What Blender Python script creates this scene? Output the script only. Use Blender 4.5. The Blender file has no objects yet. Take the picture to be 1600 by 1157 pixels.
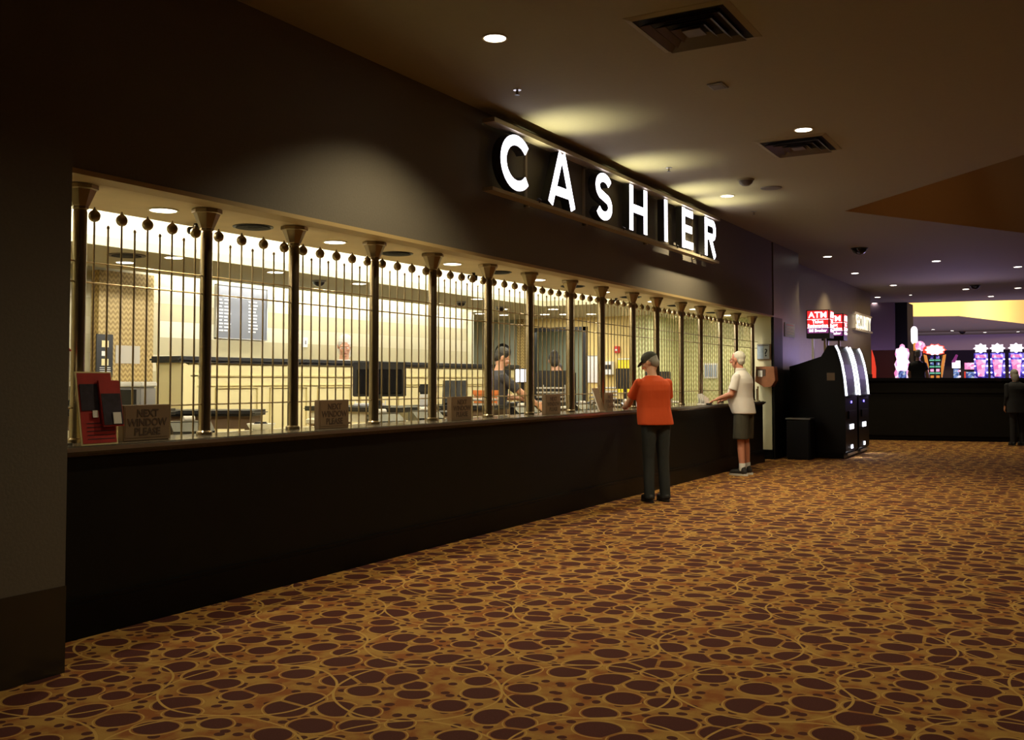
import bpy, bmesh, math, random
from mathutils import Vector, Matrix, Euler
random.seed(7)
sc = bpy.context.scene
COL = sc.collection
PI = math.pi
R = math.radians

# ------------------------------------------------------------------ camera, world, exposure
cam_d = bpy.data.cameras.new('camera'); cam = bpy.data.objects.new('camera', cam_d); COL.objects.link(cam)
cam.location = (4.813, 0, 1.42)
cam.rotation_euler = (R(90 + 2.268), 0, R(29.776))
cam_d.sensor_width = 36.0; cam_d.sensor_fit = 'HORIZONTAL'
cam_d.lens = 36.0 * 1548.8 / 1600
cam_d.shift_y = -45.0 / 1600
cam_d.clip_start = 0.05; cam_d.clip_end = 200
sc.camera = cam
sc.view_settings.view_transform = 'Standard'; sc.view_settings.look = 'None'
sc.view_settings.gamma = 1; sc.view_settings.use_curve_mapping = False
sc.view_settings.exposure = 0.12
sc.cycles.use_denoising = True
sc.cycles.max_bounces = 6; sc.cycles.diffuse_bounces = 4; sc.cycles.glossy_bounces = 3
sc.cycles.sample_clamp_indirect = 3.0
sc.cycles.caustics_reflective = False; sc.cycles.caustics_refractive = False
world = bpy.data.worlds.new('world'); sc.world = world; world.use_nodes = True
world.node_tree.nodes['Background'].inputs[0].default_value = (0.55, 0.5, 0.6, 1)
world.node_tree.nodes['Background'].inputs[1].default_value = 0.006

def area(name, loc, size, power, color, direction=(0, 0, -1), sy=None, spread=180):
    l = bpy.data.lights.new(name, 'AREA'); l.energy = power; l.color = color
    l.shape = 'RECTANGLE' if sy else 'SQUARE'; l.size = size
    if sy: l.size_y = sy
    l.spread = R(spread)
    o = bpy.data.objects.new(name, l); COL.objects.link(o); o.location = loc
    o.rotation_euler = Vector(direction).to_track_quat('-Z', 'Y').to_euler()
    return o
def spot(name, loc, power, color, angle=100, blend=0.7, direction=(0, 0, -1), radius=0.05):
    l = bpy.data.lights.new(name, 'SPOT'); l.energy = power; l.color = color
    l.spot_size = R(angle); l.spot_blend = blend; l.shadow_soft_size = radius
    o = bpy.data.objects.new(name, l); COL.objects.link(o); o.location = loc
    o.rotation_euler = Vector(direction).to_track_quat('-Z', 'Y').to_euler()
    return o

WARM = (1.0, 0.84, 0.52); FLU = (1.0, 0.96, 0.84); GOLD = (1.0, 0.72, 0.30); COOL = (0.86, 0.84, 1.0)
ZS = 2.569      # soffit and cage ceiling
ZC = 3.948      # hall ceiling
ZT = 1.057      # counter top
XB = -4.0       # back wall of the cage
def strip(name, x, y0, y1, z, w, power, color, tilt, spread=180):
    """long lamp running along y; tilt 0 shines down, 90 shines towards -x, -90 towards +x"""
    o = area(name, (x, (y0 + y1) / 2, z), w, power, color, sy=y1 - y0, spread=spread)
    o.rotation_euler = (0, R(tilt), 0); return o
# fluorescent tubes of the cage's cove and of the slot along its back wall
strip('cove_lamp_front', -1.0, 3.2, 13.4, 2.80, 0.10, 200, FLU, 100)
strip('cove_lamp_far', -2.2, 3.2, 13.4, 3.0, 0.10, 25, FLU, 10)
strip('slot_lamp', -3.87, 7.5, 14.0, 2.70, 0.06, 70, FLU, 42)
# unseen area lights under the ceiling for the general light of the teller room
area('room_fill_middle', (-2.9, 8.5, 2.54), 0.9, 15, FLU, sy=7.0)
area('room_fill_far', (-3.2, 15.0, 2.54), 1.6, 38, FLU, sy=1.8)
area('room_fill_end', (-1.0, 15.5, 2.54), 0.8, 42, FLU, sy=3.2)
area('office_fill', (-3.6, 17.5, 2.54), 0.8, 26, (0.9, 0.95, 0.8))  # unseen light added to brighten the space beyond the doorway
area('far_fill', (0, 56, 2.5), 14, 120, (0.65, 0.55, 1.0), direction=(0, 1, 0.1), sy=1.0)  # no real lamp: added to lift the dark far wall
# unseen upward light added over the machines to tint the casino ceiling
area('casino_fill', (0.5, 44, 2.4), 14, 420, (0.60, 0.50, 1.0), direction=(0, 0, 1), sy=22)
area('coffer_fill', (3.6, 15.3, 4.3), 1.0, 42, (1, 0.8, 0.55), direction=(1, 0, 0.3), sy=1.0)  # unseen fill added inside the orange recess, which has no lamp of its own
area('casino_coffer_lamp', (6.0, 44, 4.15), 6.0, 500, (1.0, 0.80, 0.42), direction=(-0.6, 1, 0.12), sy=0.2)
area('casino_coffer_lamp', (2.0, 37.2, 4.15), 8.0, 520, (1.0, 0.80, 0.42), direction=(0, 1, 0.12), sy=0.2)

# ------------------------------------------------------------------ materials
def mat(name, base=(0.5, 0.5, 0.5), rough=0.6, metal=0.0, emit=None, strength=0.0, noise=0.0, nscale=30.0, bump=0.0, spec=None, trans=0.0):
    m = bpy.data.materials.new(name); m.use_nodes = True
    nt = m.node_tree; b = nt.nodes['Principled BSDF']
    b.inputs['Base Color'].default_value = (*base, 1); b.inputs['Roughness'].default_value = rough
    b.inputs['Metallic'].default_value = metal
    if spec is not None: b.inputs['Specular IOR Level'].default_value = spec
    if emit: b.inputs['Emission Color'].default_value = (*emit, 1); b.inputs['Emission Strength'].default_value = strength
    if trans: b.inputs['Transmission Weight'].default_value = trans
    if noise or bump:
        tc = nt.nodes.new('ShaderNodeTexCoord'); n = nt.nodes.new('ShaderNodeTexNoise')
        n.inputs['Scale'].default_value = nscale; n.inputs['Detail'].default_value = 4
        nt.links.new(tc.outputs['Object'], n.inputs['Vector'])
        if noise:
            r = nt.nodes.new('ShaderNodeMix'); r.data_type = 'RGBA'
            r.inputs[6].default_value = (*[c * (1 - noise) for c in base], 1)
            r.inputs[7].default_value = (*[min(1, c * (1 + noise)) for c in base], 1)
            nt.links.new(n.outputs['Fac'], r.inputs[0]); nt.links.new(r.outputs[2], b.inputs['Base Color'])
        if bump:
            bp = nt.nodes.new('ShaderNodeBump'); bp.inputs['Strength'].default_value = bump
            bp.inputs['Distance'].default_value = 0.01
            nt.links.new(n.outputs['Fac'], bp.inputs['Height']); nt.links.new(bp.outputs['Normal'], b.inputs['Normal'])
    return m

M = {}
M['wall'] = mat('brown_wallcovering', (0.140, 0.122, 0.095), 0.75, noise=0.12, nscale=60, bump=0.1)
M['polished'] = mat('polished_dark_base', (0.03, 0.026, 0.02), 0.2)
M['stone'] = mat('polished_brown_stone', (0.17, 0.135, 0.10), 0.42, noise=0.15, nscale=8)
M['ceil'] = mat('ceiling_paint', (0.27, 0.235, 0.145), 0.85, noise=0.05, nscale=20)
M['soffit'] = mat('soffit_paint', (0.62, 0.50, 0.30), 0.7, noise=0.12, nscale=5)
M['soffit_edge'] = mat('soffit_edge_paint', (0.42, 0.30, 0.13), 0.6)
M['cream'] = mat('cream_paint', (0.85, 0.80, 0.58), 0.6)
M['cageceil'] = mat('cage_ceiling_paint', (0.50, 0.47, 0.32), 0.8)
M['counter'] = mat('dark_counter_panel', (0.0075, 0.0068, 0.0055), 0.5, noise=0.3, nscale=6, spec=0.15)
M['kick'] = mat('black_kick_base', (0.003, 0.003, 0.0035), 0.4, spec=0.15)
M['worktop'] = mat('dark_polished_worktop', (0.15, 0.125, 0.09), 0.14, noise=0.3, nscale=40)
M['brass'] = mat('aged_brass', (0.31, 0.245, 0.155), 0.24, 0.95, noise=0.2, nscale=20)
M['brassd'] = mat('dark_bronze', (0.30, 0.23, 0.13), 0.36, 0.75)
M['bar'] = mat('satin_brass_rod', (0.46, 0.36, 0.20), 0.35, 0.85)
M['black'] = mat('black_plastic', (0.012, 0.012, 0.014), 0.4)
M['blackg'] = mat('black_gloss', (0.008, 0.008, 0.01), 0.12)
M['grey'] = mat('grey_plastic', (0.25, 0.25, 0.27), 0.5)
M['white'] = mat('white_plastic', (0.8, 0.8, 0.78), 0.5)
M['paper'] = mat('paper', (0.82, 0.80, 0.76), 0.8)
M['steel'] = mat('brushed_steel', (0.55, 0.55, 0.55), 0.3, 1.0)
M['yellowpanel'] = mat('pale_yellow_desk_paint', (0.80, 0.70, 0.36), 0.55)
M['ygroove'] = mat('shadow_yellow_moulding', (0.55, 0.46, 0.2), 0.55)
M['yellow'] = mat('bright_yellow', (0.9, 0.72, 0.03), 0.5)
M['endyellow'] = mat('golden_yellow_paint', (0.74, 0.56, 0.20), 0.6, noise=0.1, nscale=10)
M['pale'] = mat('pale_wall_paint', (0.62, 0.60, 0.42), 0.7)
M['green'] = mat('grey_green_paint', (0.42, 0.44, 0.33), 0.7)
M['red'] = mat('red_plastic', (0.6, 0.03, 0.02), 0.4)
M['redcard'] = mat('red_printed_card', (0.40, 0.035, 0.03), 0.4, noise=0.3, nscale=14)
M['darkcard'] = mat('dark_photo_print', (0.035, 0.03, 0.045), 0.35, noise=0.9, nscale=22)
M['tancard'] = mat('brown_card', (0.20, 0.13, 0.075), 0.55, noise=0.08, nscale=12)
M['darktext'] = mat('dark_lettering', (0.075, 0.045, 0.028), 0.6)
M['orange'] = mat('orange_box', (0.75, 0.22, 0.05), 0.5)
M['wood'] = mat('reddish_brown_wood', (0.30, 0.11, 0.04), 0.45, noise=0.25, nscale=14)
M['board'] = mat('blue_grey_letter_board', (0.16, 0.17, 0.20), 0.6)
M['boardtext'] = mat('white_board_letters', (0.9, 0.9, 0.9), 0.5)
M['tube'] = mat('lit_tube', (1, 1, 1), 0.5, emit=(1, 0.95, 0.8), strength=14)
M['lamp'] = mat('lit_lamp', (1, 1, 1), 0.5, emit=(1.0, 0.93, 0.80), strength=9)
M['lampc'] = mat('lit_lamp_cool', (1, 1, 1), 0.5, emit=(1.0, 0.93, 1.0), strength=5)
M['letter'] = mat('lit_sign_face', (1, 1, 1), 0.5, emit=(0.93, 0.88, 1.0), strength=4.5)
M['signrail'] = mat('sign_rail_bronze', (0.42, 0.35, 0.24), 0.4, 0.3)
M['can'] = mat('letter_return_black', (0.02, 0.018, 0.016), 0.5)
M['coffer'] = mat('coffer_orange_brown_paint', (0.42, 0.28, 0.15), 0.8)
M['coffery'] = mat('coffer_yellow_paint', (0.86, 0.70, 0.34), 0.8)
M['vent'] = mat('brown_vent_metal', (0.10, 0.08, 0.065), 0.6)
M['ventdark'] = mat('dark_duct', (0.012, 0.012, 0.011), 0.9)
M['notice_tan'] = mat('pale_tan_paper', (0.50, 0.46, 0.38), 0.8)
M['skin'] = mat('skin', (0.62, 0.33, 0.21), 0.55)
M['skinr'] = mat('ruddy_skin', (0.60, 0.26, 0.17), 0.55)
M['lips'] = mat('lips', (0.40, 0.12, 0.09), 0.5)
M['eyewhite'] = mat('eye_white', (0.75, 0.73, 0.7), 0.3)
M['orangeshirt'] = mat('orange_red_cotton', (0.66, 0.078, 0.010), 0.85, bump=0.25, nscale=14)
M['whiteshirt'] = mat('white_cotton', (0.74, 0.70, 0.68), 0.85, bump=0.25, nscale=14)
M['darkshirt'] = mat('charcoal_cotton', (0.035, 0.035, 0.045), 0.85)
M['blackshirt'] = mat('black_cotton', (0.010, 0.010, 0.012), 0.9)
M['jeans'] = mat('faded_dark_jeans', (0.030, 0.036, 0.038), 0.9, noise=0.3, nscale=10)
M['bluejeans'] = mat('blue_jeans', (0.14, 0.2, 0.4), 0.9)
M['shorts'] = mat('olive_shorts', (0.05, 0.046, 0.032), 0.9, noise=0.2, nscale=10)
M['cap'] = mat('dark_green_grey_cap', (0.045, 0.05, 0.04), 0.85)
M['shoe'] = mat('dark_shoe', (0.02, 0.02, 0.022), 0.6)
M['sole'] = mat('white_sole', (0.7, 0.7, 0.68), 0.6)
M['whitehair'] = mat('white_hair', (0.75, 0.73, 0.66), 0.7, bump=0.4, nscale=60)
M['greyhair'] = mat('grey_hair', (0.30, 0.29, 0.26), 0.7, bump=0.4, nscale=60)
M['darkhair'] = mat('dark_hair', (0.012, 0.010, 0.009), 0.6, bump=0.4, nscale=60)
M['ledblue'] = mat('blue_led', (0.1, 0.1, 1), 0.4, emit=(0.15, 0.12, 1.0), strength=6)
M['ledwhite'] = mat('white_led', (1, 1, 1), 0.4, emit=(0.85, 0.88, 1.0), strength=3)
M['atmblack'] = mat('matt_black_steel', (0.004, 0.004, 0.005), 0.45, spec=0.2)
M['atmred'] = mat('lit_red_panel', (0.8, 0.02, 0.02), 0.4, emit=(0.85, 0.03, 0.03), strength=0.9)
M['atmpurple'] = mat('lit_purple_panel', (0.15, 0.02, 0.12), 0.4, emit=(0.20, 0.03, 0.16), strength=0.9)
M['atmtext'] = mat('lit_white_text', (1, 1, 1), 0.4, emit=(1, 0.93, 1), strength=2.2)
M['sectext'] = mat('lit_cream_text', (1, 0.9, 0.7), 0.4, emit=(1, 0.85, 0.6), strength=1.5)
M['secrail'] = mat('cream_sign_rail', (0.7, 0.6, 0.45), 0.4, emit=(1, 0.8, 0.55), strength=0.06)
M['screen'] = mat('lit_screen_white', (1, 1, 1), 0.4, emit=(0.86, 0.88, 1), strength=1.4)
M['mauve'] = mat('mauve_column_paint', (0.30, 0.21, 0.26), 0.6)
M['glowpink'] = mat('slot_pink', (1, 0.5, 0.7), 0.4, emit=(1.0, 0.42, 0.75), strength=1.0)
M['glowwhite'] = mat('slot_white', (1, 1, 1), 0.4, emit=(1.0, 0.86, 0.98), strength=2.0)
M['glowblue'] = mat('slot_blue', (0.1, 0.1, 1), 0.4, emit=(0.14, 0.09, 0.60), strength=0.6)
M['glowred'] = mat('slot_red', (1, 0.1, 0.05), 0.4, emit=(0.9, 0.06, 0.03), strength=0.8)
M['glowgold'] = mat('slot_gold', (1, 0.5, 0.1), 0.4, emit=(0.85, 0.30, 0.06), strength=0.7)
M['glowgreen'] = mat('slot_green', (0.2, 0.9, 0.5), 0.4, emit=(0.15, 0.55, 0.35), strength=0.8)
M['glowteal'] = mat('slot_teal', (0.2, 0.6, 0.9), 0.4, emit=(0.25, 0.32, 0.75), strength=0.6)
M['bluegrey'] = mat('notice_blue', (0.30, 0.38, 0.50), 0.6, noise=0.4, nscale=9)
M['notice_grey'] = mat('notice_grey', (0.42, 0.46, 0.46), 0.6)

# node maths for the patterned materials
class NG:
    def __init__(s, m): s.nt = m.node_tree; s.b = s.nt.nodes['Principled BSDF']
    def n(s, t): return s.nt.nodes.new(t)
    def put(s, sock, v):
        if hasattr(v, 'is_linked') or isinstance(v, bpy.types.NodeSocket): s.nt.links.new(v, sock)
        else: sock.default_value = v
    def math(s, op, a, b=0.0, c=None):
        n = s.n('ShaderNodeMath'); n.operation = op; s.put(n.inputs[0], a); s.put(n.inputs[1], b)
        if c is not None: s.put(n.inputs[2], c)
        return n.outputs[0]
    def mix(s, f, a, b):
        n = s.n('ShaderNodeMix'); n.data_type = 'RGBA'; s.put(n.inputs[0], f)
        for k, v in ((6, a), (7, b)):
            if isinstance(v, tuple): n.inputs[k].default_value = (*v, 1)
            else: s.nt.links.new(v, n.inputs[k])
        return n.outputs[2]

def carpet_material():
    m = mat('patterned_casino_carpet', rough=0.95, spec=0.1); g = NG(m)
    tc = g.n('ShaderNodeTexCoord'); sp = g.n('ShaderNodeSeparateXYZ')
    # gentle warp so that no two ovals are quite the same
    nz = g.n('ShaderNodeTexNoise'); nz.inputs['Scale'].default_value = 1.1; g.nt.links.new(tc.outputs['Object'], nz.inputs['Vector'])
    vm = g.n('ShaderNodeVectorMath'); vm.operation = 'SCALE'; vm.inputs['Scale'].default_value = 0.16
    g.nt.links.new(nz.outputs['Color'], vm.inputs[0])
    va = g.n('ShaderNodeVectorMath'); va.operation = 'ADD'; g.nt.links.new(tc.outputs['Object'], va.inputs[0]); g.nt.links.new(vm.outputs[0], va.inputs[1])
    g.nt.links.new(va.outputs[0], sp.inputs[0])
    X, Y = sp.outputs[0], sp.outputs[1]
    def voro(scale, feature, rnd=0.7):
        v = g.n('ShaderNodeTexVoronoi'); v.voronoi_dimensions = '2D'; v.feature = feature
        v.inputs['Scale'].default_value = scale; v.inputs['Randomness'].default_value = rnd
        g.nt.links.new(va.outputs[0], v.inputs['Vector']); return v
    v1 = voro(4.6, 'F1'); v2 = voro(4.6, 'DISTANCE_TO_EDGE')
    cs = g.n('ShaderNodeSeparateColor'); g.nt.links.new(v1.outputs['Color'], cs.inputs[0])
    rad = g.math('ADD', 0.27, g.math('MULTIPLY', cs.outputs[0], 0.18))
    dot = g.math('MULTIPLY', g.math('LESS_THAN', v1.outputs['Distance'], rad), g.math('GREATER_THAN', v2.outputs['Distance'], 0.045))
    # small leaf-like flecks between the big ovals
    v3 = voro(11.0, 'F1', 0.9)
    fleck = g.math('LESS_THAN', v3.outputs['Distance'], 0.24)
    dot = g.math('MAXIMUM', dot, g.math('MULTIPLY', fleck, g.math('LESS_THAN', g.math('ADD', rad, 0.08), v1.outputs['Distance'])))
    par = g.math('SUBTRACT', 1.0, dot)
    lines = [g.math('LESS_THAN', g.math('ABSOLUTE', g.math('SUBTRACT', v1.outputs['Distance'], g.math('ADD', rad, 0.05))), 0.016)]
    for (ang, s_, r, ox, oy) in ((0.5, 0.78, 0.50, 0.1, 0.0),):
        ca, sa = math.cos(ang) / s_, math.sin(ang) / s_
        u = g.math('ADD', g.math('ADD', g.math('MULTIPLY', X, ca), g.math('MULTIPLY', Y, sa)), ox + 200)
        v = g.math('ADD', g.math('SUBTRACT', g.math('MULTIPLY', Y, ca), g.math('MULTIPLY', X, sa)), oy + 200)
        fu, fv = g.math('FRACT', u), g.math('FRACT', v)
        gu, gv = g.math('SUBTRACT', 1.0, fu), g.math('SUBTRACT', 1.0, fv)
        for a in (fu, gu):
            for b in (fv, gv):
                d = g.math('SQRT', g.math('ADD', g.math('MULTIPLY', a, a), g.math('MULTIPLY', b, b)))
                lines.append(g.math('LESS_THAN', g.math('ABSOLUTE', g.math('SUBTRACT', d, r)), 0.006 / s_))
    ln = lines[0]
    for c in lines[1:]: ln = g.math('MAXIMUM', ln, c)
    n2 = g.n('ShaderNodeTexNoise'); n2.inputs['Scale'].default_value = 7; n2.inputs['Detail'].default_value = 5
    g.nt.links.new(tc.outputs['Object'], n2.inputs['Vector'])
    n3 = g.n('ShaderNodeTexNoise'); n3.inputs['Scale'].default_value = 160; g.nt.links.new(tc.outputs['Object'], n3.inputs['Vector'])
    rm = g.n('ShaderNodeMapRange'); rm.inputs[1].default_value = 0.4; rm.inputs[2].default_value = 0.62
    g.nt.links.new(n2.outputs['Fac'], rm.inputs[0])
    gold = g.mix(rm.outputs[0], (0.40, 0.225, 0.055), (0.26, 0.09, 0.024))
    oval = g.mix(n3.outputs['Fac'], (0.040, 0.012, 0.011), (0.11, 0.032, 0.024))
    col = g.mix(par, oval, gold)
    col = g.mix(ln, col, (0.50, 0.30, 0.08))
    col = g.mix(g.math('MULTIPLY', n3.outputs['Fac'], 0.25), col, (0.05, 0.02, 0.01))
    g.nt.links.new(col, g.b.inputs['Base Color'])
    bp = g.n('ShaderNodeBump'); bp.inputs['Strength'].default_value = 0.3; bp.inputs['Distance'].default_value = 0.004
    g.nt.links.new(n3.outputs['Fac'], bp.inputs['Height']); g.nt.links.new(bp.outputs['Normal'], g.b.inputs['Normal'])
    return m
M['carpet'] = carpet_material()

def screen_art(m, c1, c2, c3, scale):
    g = NG(m); tc = g.n('ShaderNodeTexCoord'); v = g.n('ShaderNodeTexVoronoi'); v.inputs['Scale'].default_value = scale
    g.nt.links.new(tc.outputs['Object'], v.inputs['Vector']); cs = g.n('ShaderNodeSeparateColor'); g.nt.links.new(v.outputs['Color'], cs.inputs[0])
    a = g.mix(g.math('GREATER_THAN', cs.outputs[0], 0.55), c1, c2); b = g.mix(g.math('GREATER_THAN', cs.outputs[1], 0.75), a, c3)
    g.nt.links.new(b, g.b.inputs['Emission Color'])
screen_art(M['glowblue'], (0.10, 0.06, 0.45), (0.02, 0.01, 0.10), (0.45, 0.35, 1.0), 16)
screen_art(M['glowteal'], (0.20, 0.28, 0.75), (0.06, 0.06, 0.30), (0.8, 0.85, 1.0), 18)
screen_art(M['glowpink'], (1.0, 0.42, 0.72), (0.85, 0.20, 0.50), (1.0, 0.8, 0.95), 14)
def banded_material(name, c1, c2, c3, bw, bh, mortar=0.004):
    m = mat(name, rough=0.55); g = NG(m)
    tc = g.n('ShaderNodeTexCoord'); mp = g.n('ShaderNodeMapping'); mp.inputs['Rotation'].default_value = (0, 0, 0)
    sp = g.n('ShaderNodeSeparateXYZ'); cb = g.n('ShaderNodeCombineXYZ')
    g.nt.links.new(tc.outputs['Object'], sp.inputs[0])
    g.nt.links.new(sp.outputs[1], cb.inputs[0]); g.nt.links.new(sp.outputs[2], cb.inputs[1])
    br = g.n('ShaderNodeTexBrick'); br.inputs['Scale'].default_value = 1
    br.inputs['Brick Width'].default_value = bw; br.inputs['Row Height'].default_value = bh
    br.inputs['Mortar Size'].default_value = mortar
    br.inputs['Color1'].default_value = (*c1, 1); br.inputs['Color2'].default_value = (*c2, 1); br.inputs['Mortar'].default_value = (*c3, 1)
    g.nt.links.new(cb.outputs[0], br.inputs['Vector'])
    # every other course is darker
    par = g.math('MODULO', g.math('FLOOR', g.math('DIVIDE', sp.outputs[2], bh)), 2.0)
    col = g.mix(g.math('MULTIPLY', par, 0.9), br.outputs['Color'], c2)
    g.nt.links.new(col, g.b.inputs['Base Color']); return m
M['tile'] = banded_material('cream_stone_courses', (0.72, 0.68, 0.50), (0.44, 0.39, 0.23), (0.42, 0.37, 0.24), 0.9, 0.19)

def lattice_material(name, c1, c2, s):
    m = mat(name, rough=0.5); g = NG(m)
    tc = g.n('ShaderNodeTexCoord'); sp = g.n('ShaderNodeSeparateXYZ'); g.nt.links.new(tc.outputs['Object'], sp.inputs[0])
    h = g.math('ADD', sp.outputs[0], sp.outputs[1])
    u = g.math('MULTIPLY', h, 2 * PI / s); v = g.math('MULTIPLY', sp.outputs[2], 2 * PI / s)
    w = g.math('SINE', g.math('ADD', v, g.math('MULTIPLY', g.math('SINE', u), 1.6)))
    f = g.math('GREATER_THAN', w, 0.0)
    g.nt.links.new(g.mix(f, c1, c2), g.b.inputs['Base Color']); return m
M['lattice'] = lattice_material('gold_basketweave_paper', (0.30, 0.20, 0.06), (0.50, 0.36, 0.13), 0.055)
M['lattice2'] = lattice_material('yellow_green_patterned_paper', (0.48, 0.50, 0.22), (0.68, 0.68, 0.36), 0.09)

# ------------------------------------------------------------------ mesh helpers
class MB:
    def __init__(s): s.v = []; s.f = []
    def add(s, vs, fs):
        k = len(s.v); s.v += [Vector(v) for v in vs]; s.f += [[i + k for i in f] for f in fs]; return s
    def box(s, x0, y0, z0, x1, y1, z1):
        vs = [(x, y, z) for z in (z0, z1) for (x, y) in ((x0, y0), (x1, y0), (x1, y1), (x0, y1))]
        return s.add(vs, [(3, 2, 1, 0), (4, 5, 6, 7), (0, 1, 5, 4), (1, 2, 6, 5), (2, 3, 7, 6), (3, 0, 4, 7)])
    def bbox(s, x0, y0, z0, x1, y1, z1, b=0.01):
        """box with all its edges chamfered"""
        bm = bmesh.new(); bmesh.ops.create_cube(bm, size=1)
        bmesh.ops.scale(bm, vec=(x1 - x0, y1 - y0, z1 - z0), verts=bm.verts)
        bmesh.ops.translate(bm, vec=((x0 + x1) / 2, (y0 + y1) / 2, (z0 + z1) / 2), verts=bm.verts)
        bmesh.ops.bevel(bm, geom=list(bm.edges), offset=min(b, 0.45 * min(x1 - x0, y1 - y0, z1 - z0)), segments=2, affect='EDGES')
        return s.bm(bm)
    def bm(s, bm):
        bm.verts.index_update()
        s.add([v.co.copy() for v in bm.verts], [[v.index for v in f.verts] for f in bm.faces]); bm.free(); return s
    def cyl(s, p, q, r1, r2=None, n=12, cap=True):
        r2 = r1 if r2 is None else r2
        p, q = Vector(p), Vector(q); d = (q - p).normalized()
        a = d.orthogonal().normalized(); b = d.cross(a)
        if abs(d.z) > 0.99: a = Vector((1, 0, 0)); b = Vector((0, 1, 0)) if d.z > 0 else Vector((0, -1, 0))
        vs = []
        for c, r in ((p, r1), (q, r2)):
            vs += [c + a * r * math.cos(2 * PI * i / n) + b * r * math.sin(2 * PI * i / n) for i in range(n)]
        fs = [(i, (i + 1) % n, n + (i + 1) % n, n + i) for i in range(n)]
        if cap: fs += [tuple(range(n))[::-1], tuple(range(n, 2 * n))]
        return s.add(vs, fs)
    def lathe(s, prof, c=(0, 0, 0), n=20):
        """prof = [(r, z)...] bottom to top around the vertical through c"""
        vs, fs = [], []
        for r, z in prof:
            vs += [(c[0] + r * math.cos(2 * PI * i / n), c[1] + r * math.sin(2 * PI * i / n), c[2] + z) for i in range(n)]
        for k in range(len(prof) - 1):
            fs += [(k * n + i, k * n + (i + 1) % n, (k + 1) * n + (i + 1) % n, (k + 1) * n + i) for i in range(n)]
        fs += [tuple(range(n))[::-1], tuple(range((len(prof) - 1) * n, len(prof) * n))]
        return s.add(vs, fs)
    def prism(s, pts, z0, z1, plane='xy'):
        """polygon (counter-clockwise) given in a plane, extruded along the third axis"""
        def m(p, t):
            if plane == 'xy': return (p[0], p[1], t)
            if plane == 'yz': return (t, p[0], p[1])
            return (p[0], t, p[1])                                   # 'xz'
        n = len(pts)
        vs = [m(p, z0) for p in pts] + [m(p, z1) for p in pts]
        fs = [tuple(range(n))[::-1], tuple(range(n, 2 * n))] + [(i, (i + 1) % n, n + (i + 1) % n, n + i) for i in range(n)]
        return s.add(vs, fs)
    def ell(s, c, rx, ry, rz, rot=None, seg=16, rings=10):
        bm = bmesh.new(); bmesh.ops.create_uvsphere(bm, u_segments=seg, v_segments=rings, radius=1)
        mt = Matrix.Translation(Vector(c)) @ (Euler(rot).to_matrix().to_4x4() if rot else Matrix()) @ Matrix.Diagonal((rx, ry, rz, 1))
        bmesh.ops.transform(bm, matrix=mt, verts=bm.verts); return s.bm(bm)
    def cap(s, p, q, r1, r2=None):
        """limb: tapered tube with round ends"""
        r2 = r1 if r2 is None else r2
        s.cyl(p, q, r1, r2, 14); s.ell(p, r1, r1, r1, seg=14, rings=8); s.ell(q, r2, r2, r2, seg=14, rings=8); return s
    def tube(s, pts, r, n=8):
        for a, b in zip(pts, pts[1:]): s.cyl(a, b, r, r, n)
        return s
    def move(s, m):
        s.v = [m @ v for v in s.v]; return s
    def mesh(s, name):
        me = bpy.data.meshes.new(name); me.from_pydata([tuple(v) for v in s.v], [], s.f); me.validate(); me.update(); return me
    def build(s, name, m, parent=None, smooth=False, **props):
        off = parent.get('_o') if parent is not None and '_o' in parent else None
        if off is not None: s.v = [v - Vector(off) for v in s.v]
        me = s.mesh(name)
        bm = bmesh.new(); bm.from_mesh(me); bmesh.ops.recalc_face_normals(bm, faces=bm.faces); bm.to_mesh(me); bm.free()
        return link(name, me, m, parent, smooth, off, **props)

def link(name, me, m, parent=None, smooth=False, off=None, **props):
    o = bpy.data.objects.new(name, me); COL.objects.link(o)
    if m is not None:
        me.materials.clear(); me.materials.append(M[m] if isinstance(m, str) else m)
    if smooth:
        for p in me.polygons: p.use_smooth = True
        if smooth != 'all':
            try: me.set_sharp_from_angle(angle=R(38))
            except Exception: pass
    if parent is not None:
        o.parent = parent
        if off is not None: o['_o'] = list(off)
    for k, v in props.items(): o[k] = v
    return o
def tag(o, label, cat, group=None):
    o['label'] = label; o['category'] = cat
    if group: o['group'] = group
    return o
def thing(name, loc, label, cat, group=None, rotz=0, local=False):
    """Empty at the base of a thing; parts are given in world coordinates unless local"""
    o = bpy.data.objects.new(name, None); COL.objects.link(o); o.location = loc
    o.rotation_euler = (0, 0, rotz); o.empty_display_size = 0.1
    if not local: o['_o'] = list(loc)
    return tag(o, label, cat, group)
def struct(name, mb, m, smooth=False):
    return mb.build(name, m, None, smooth, kind='structure')
def kids(o): return [c for c in bpy.data.objects if c.parent == o]
_kids_cache = {}
def copy_tree(o, parent=None):
    c = o.copy(); COL.objects.link(c)
    if parent is not None: c.parent = parent
    if o.name not in _kids_cache: _kids_cache[o.name] = kids(o)
    for ch in _kids_cache[o.name]: copy_tree(ch, c)
    return c
def dup(o, loc, label, rotz=None, **kw):
    c = copy_tree(o); c.location = loc; c['label'] = label
    if rotz is not None: c.rotation_euler = (0, 0, rotz)
    for k, v in kw.items(): c[k] = v
    return c
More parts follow.
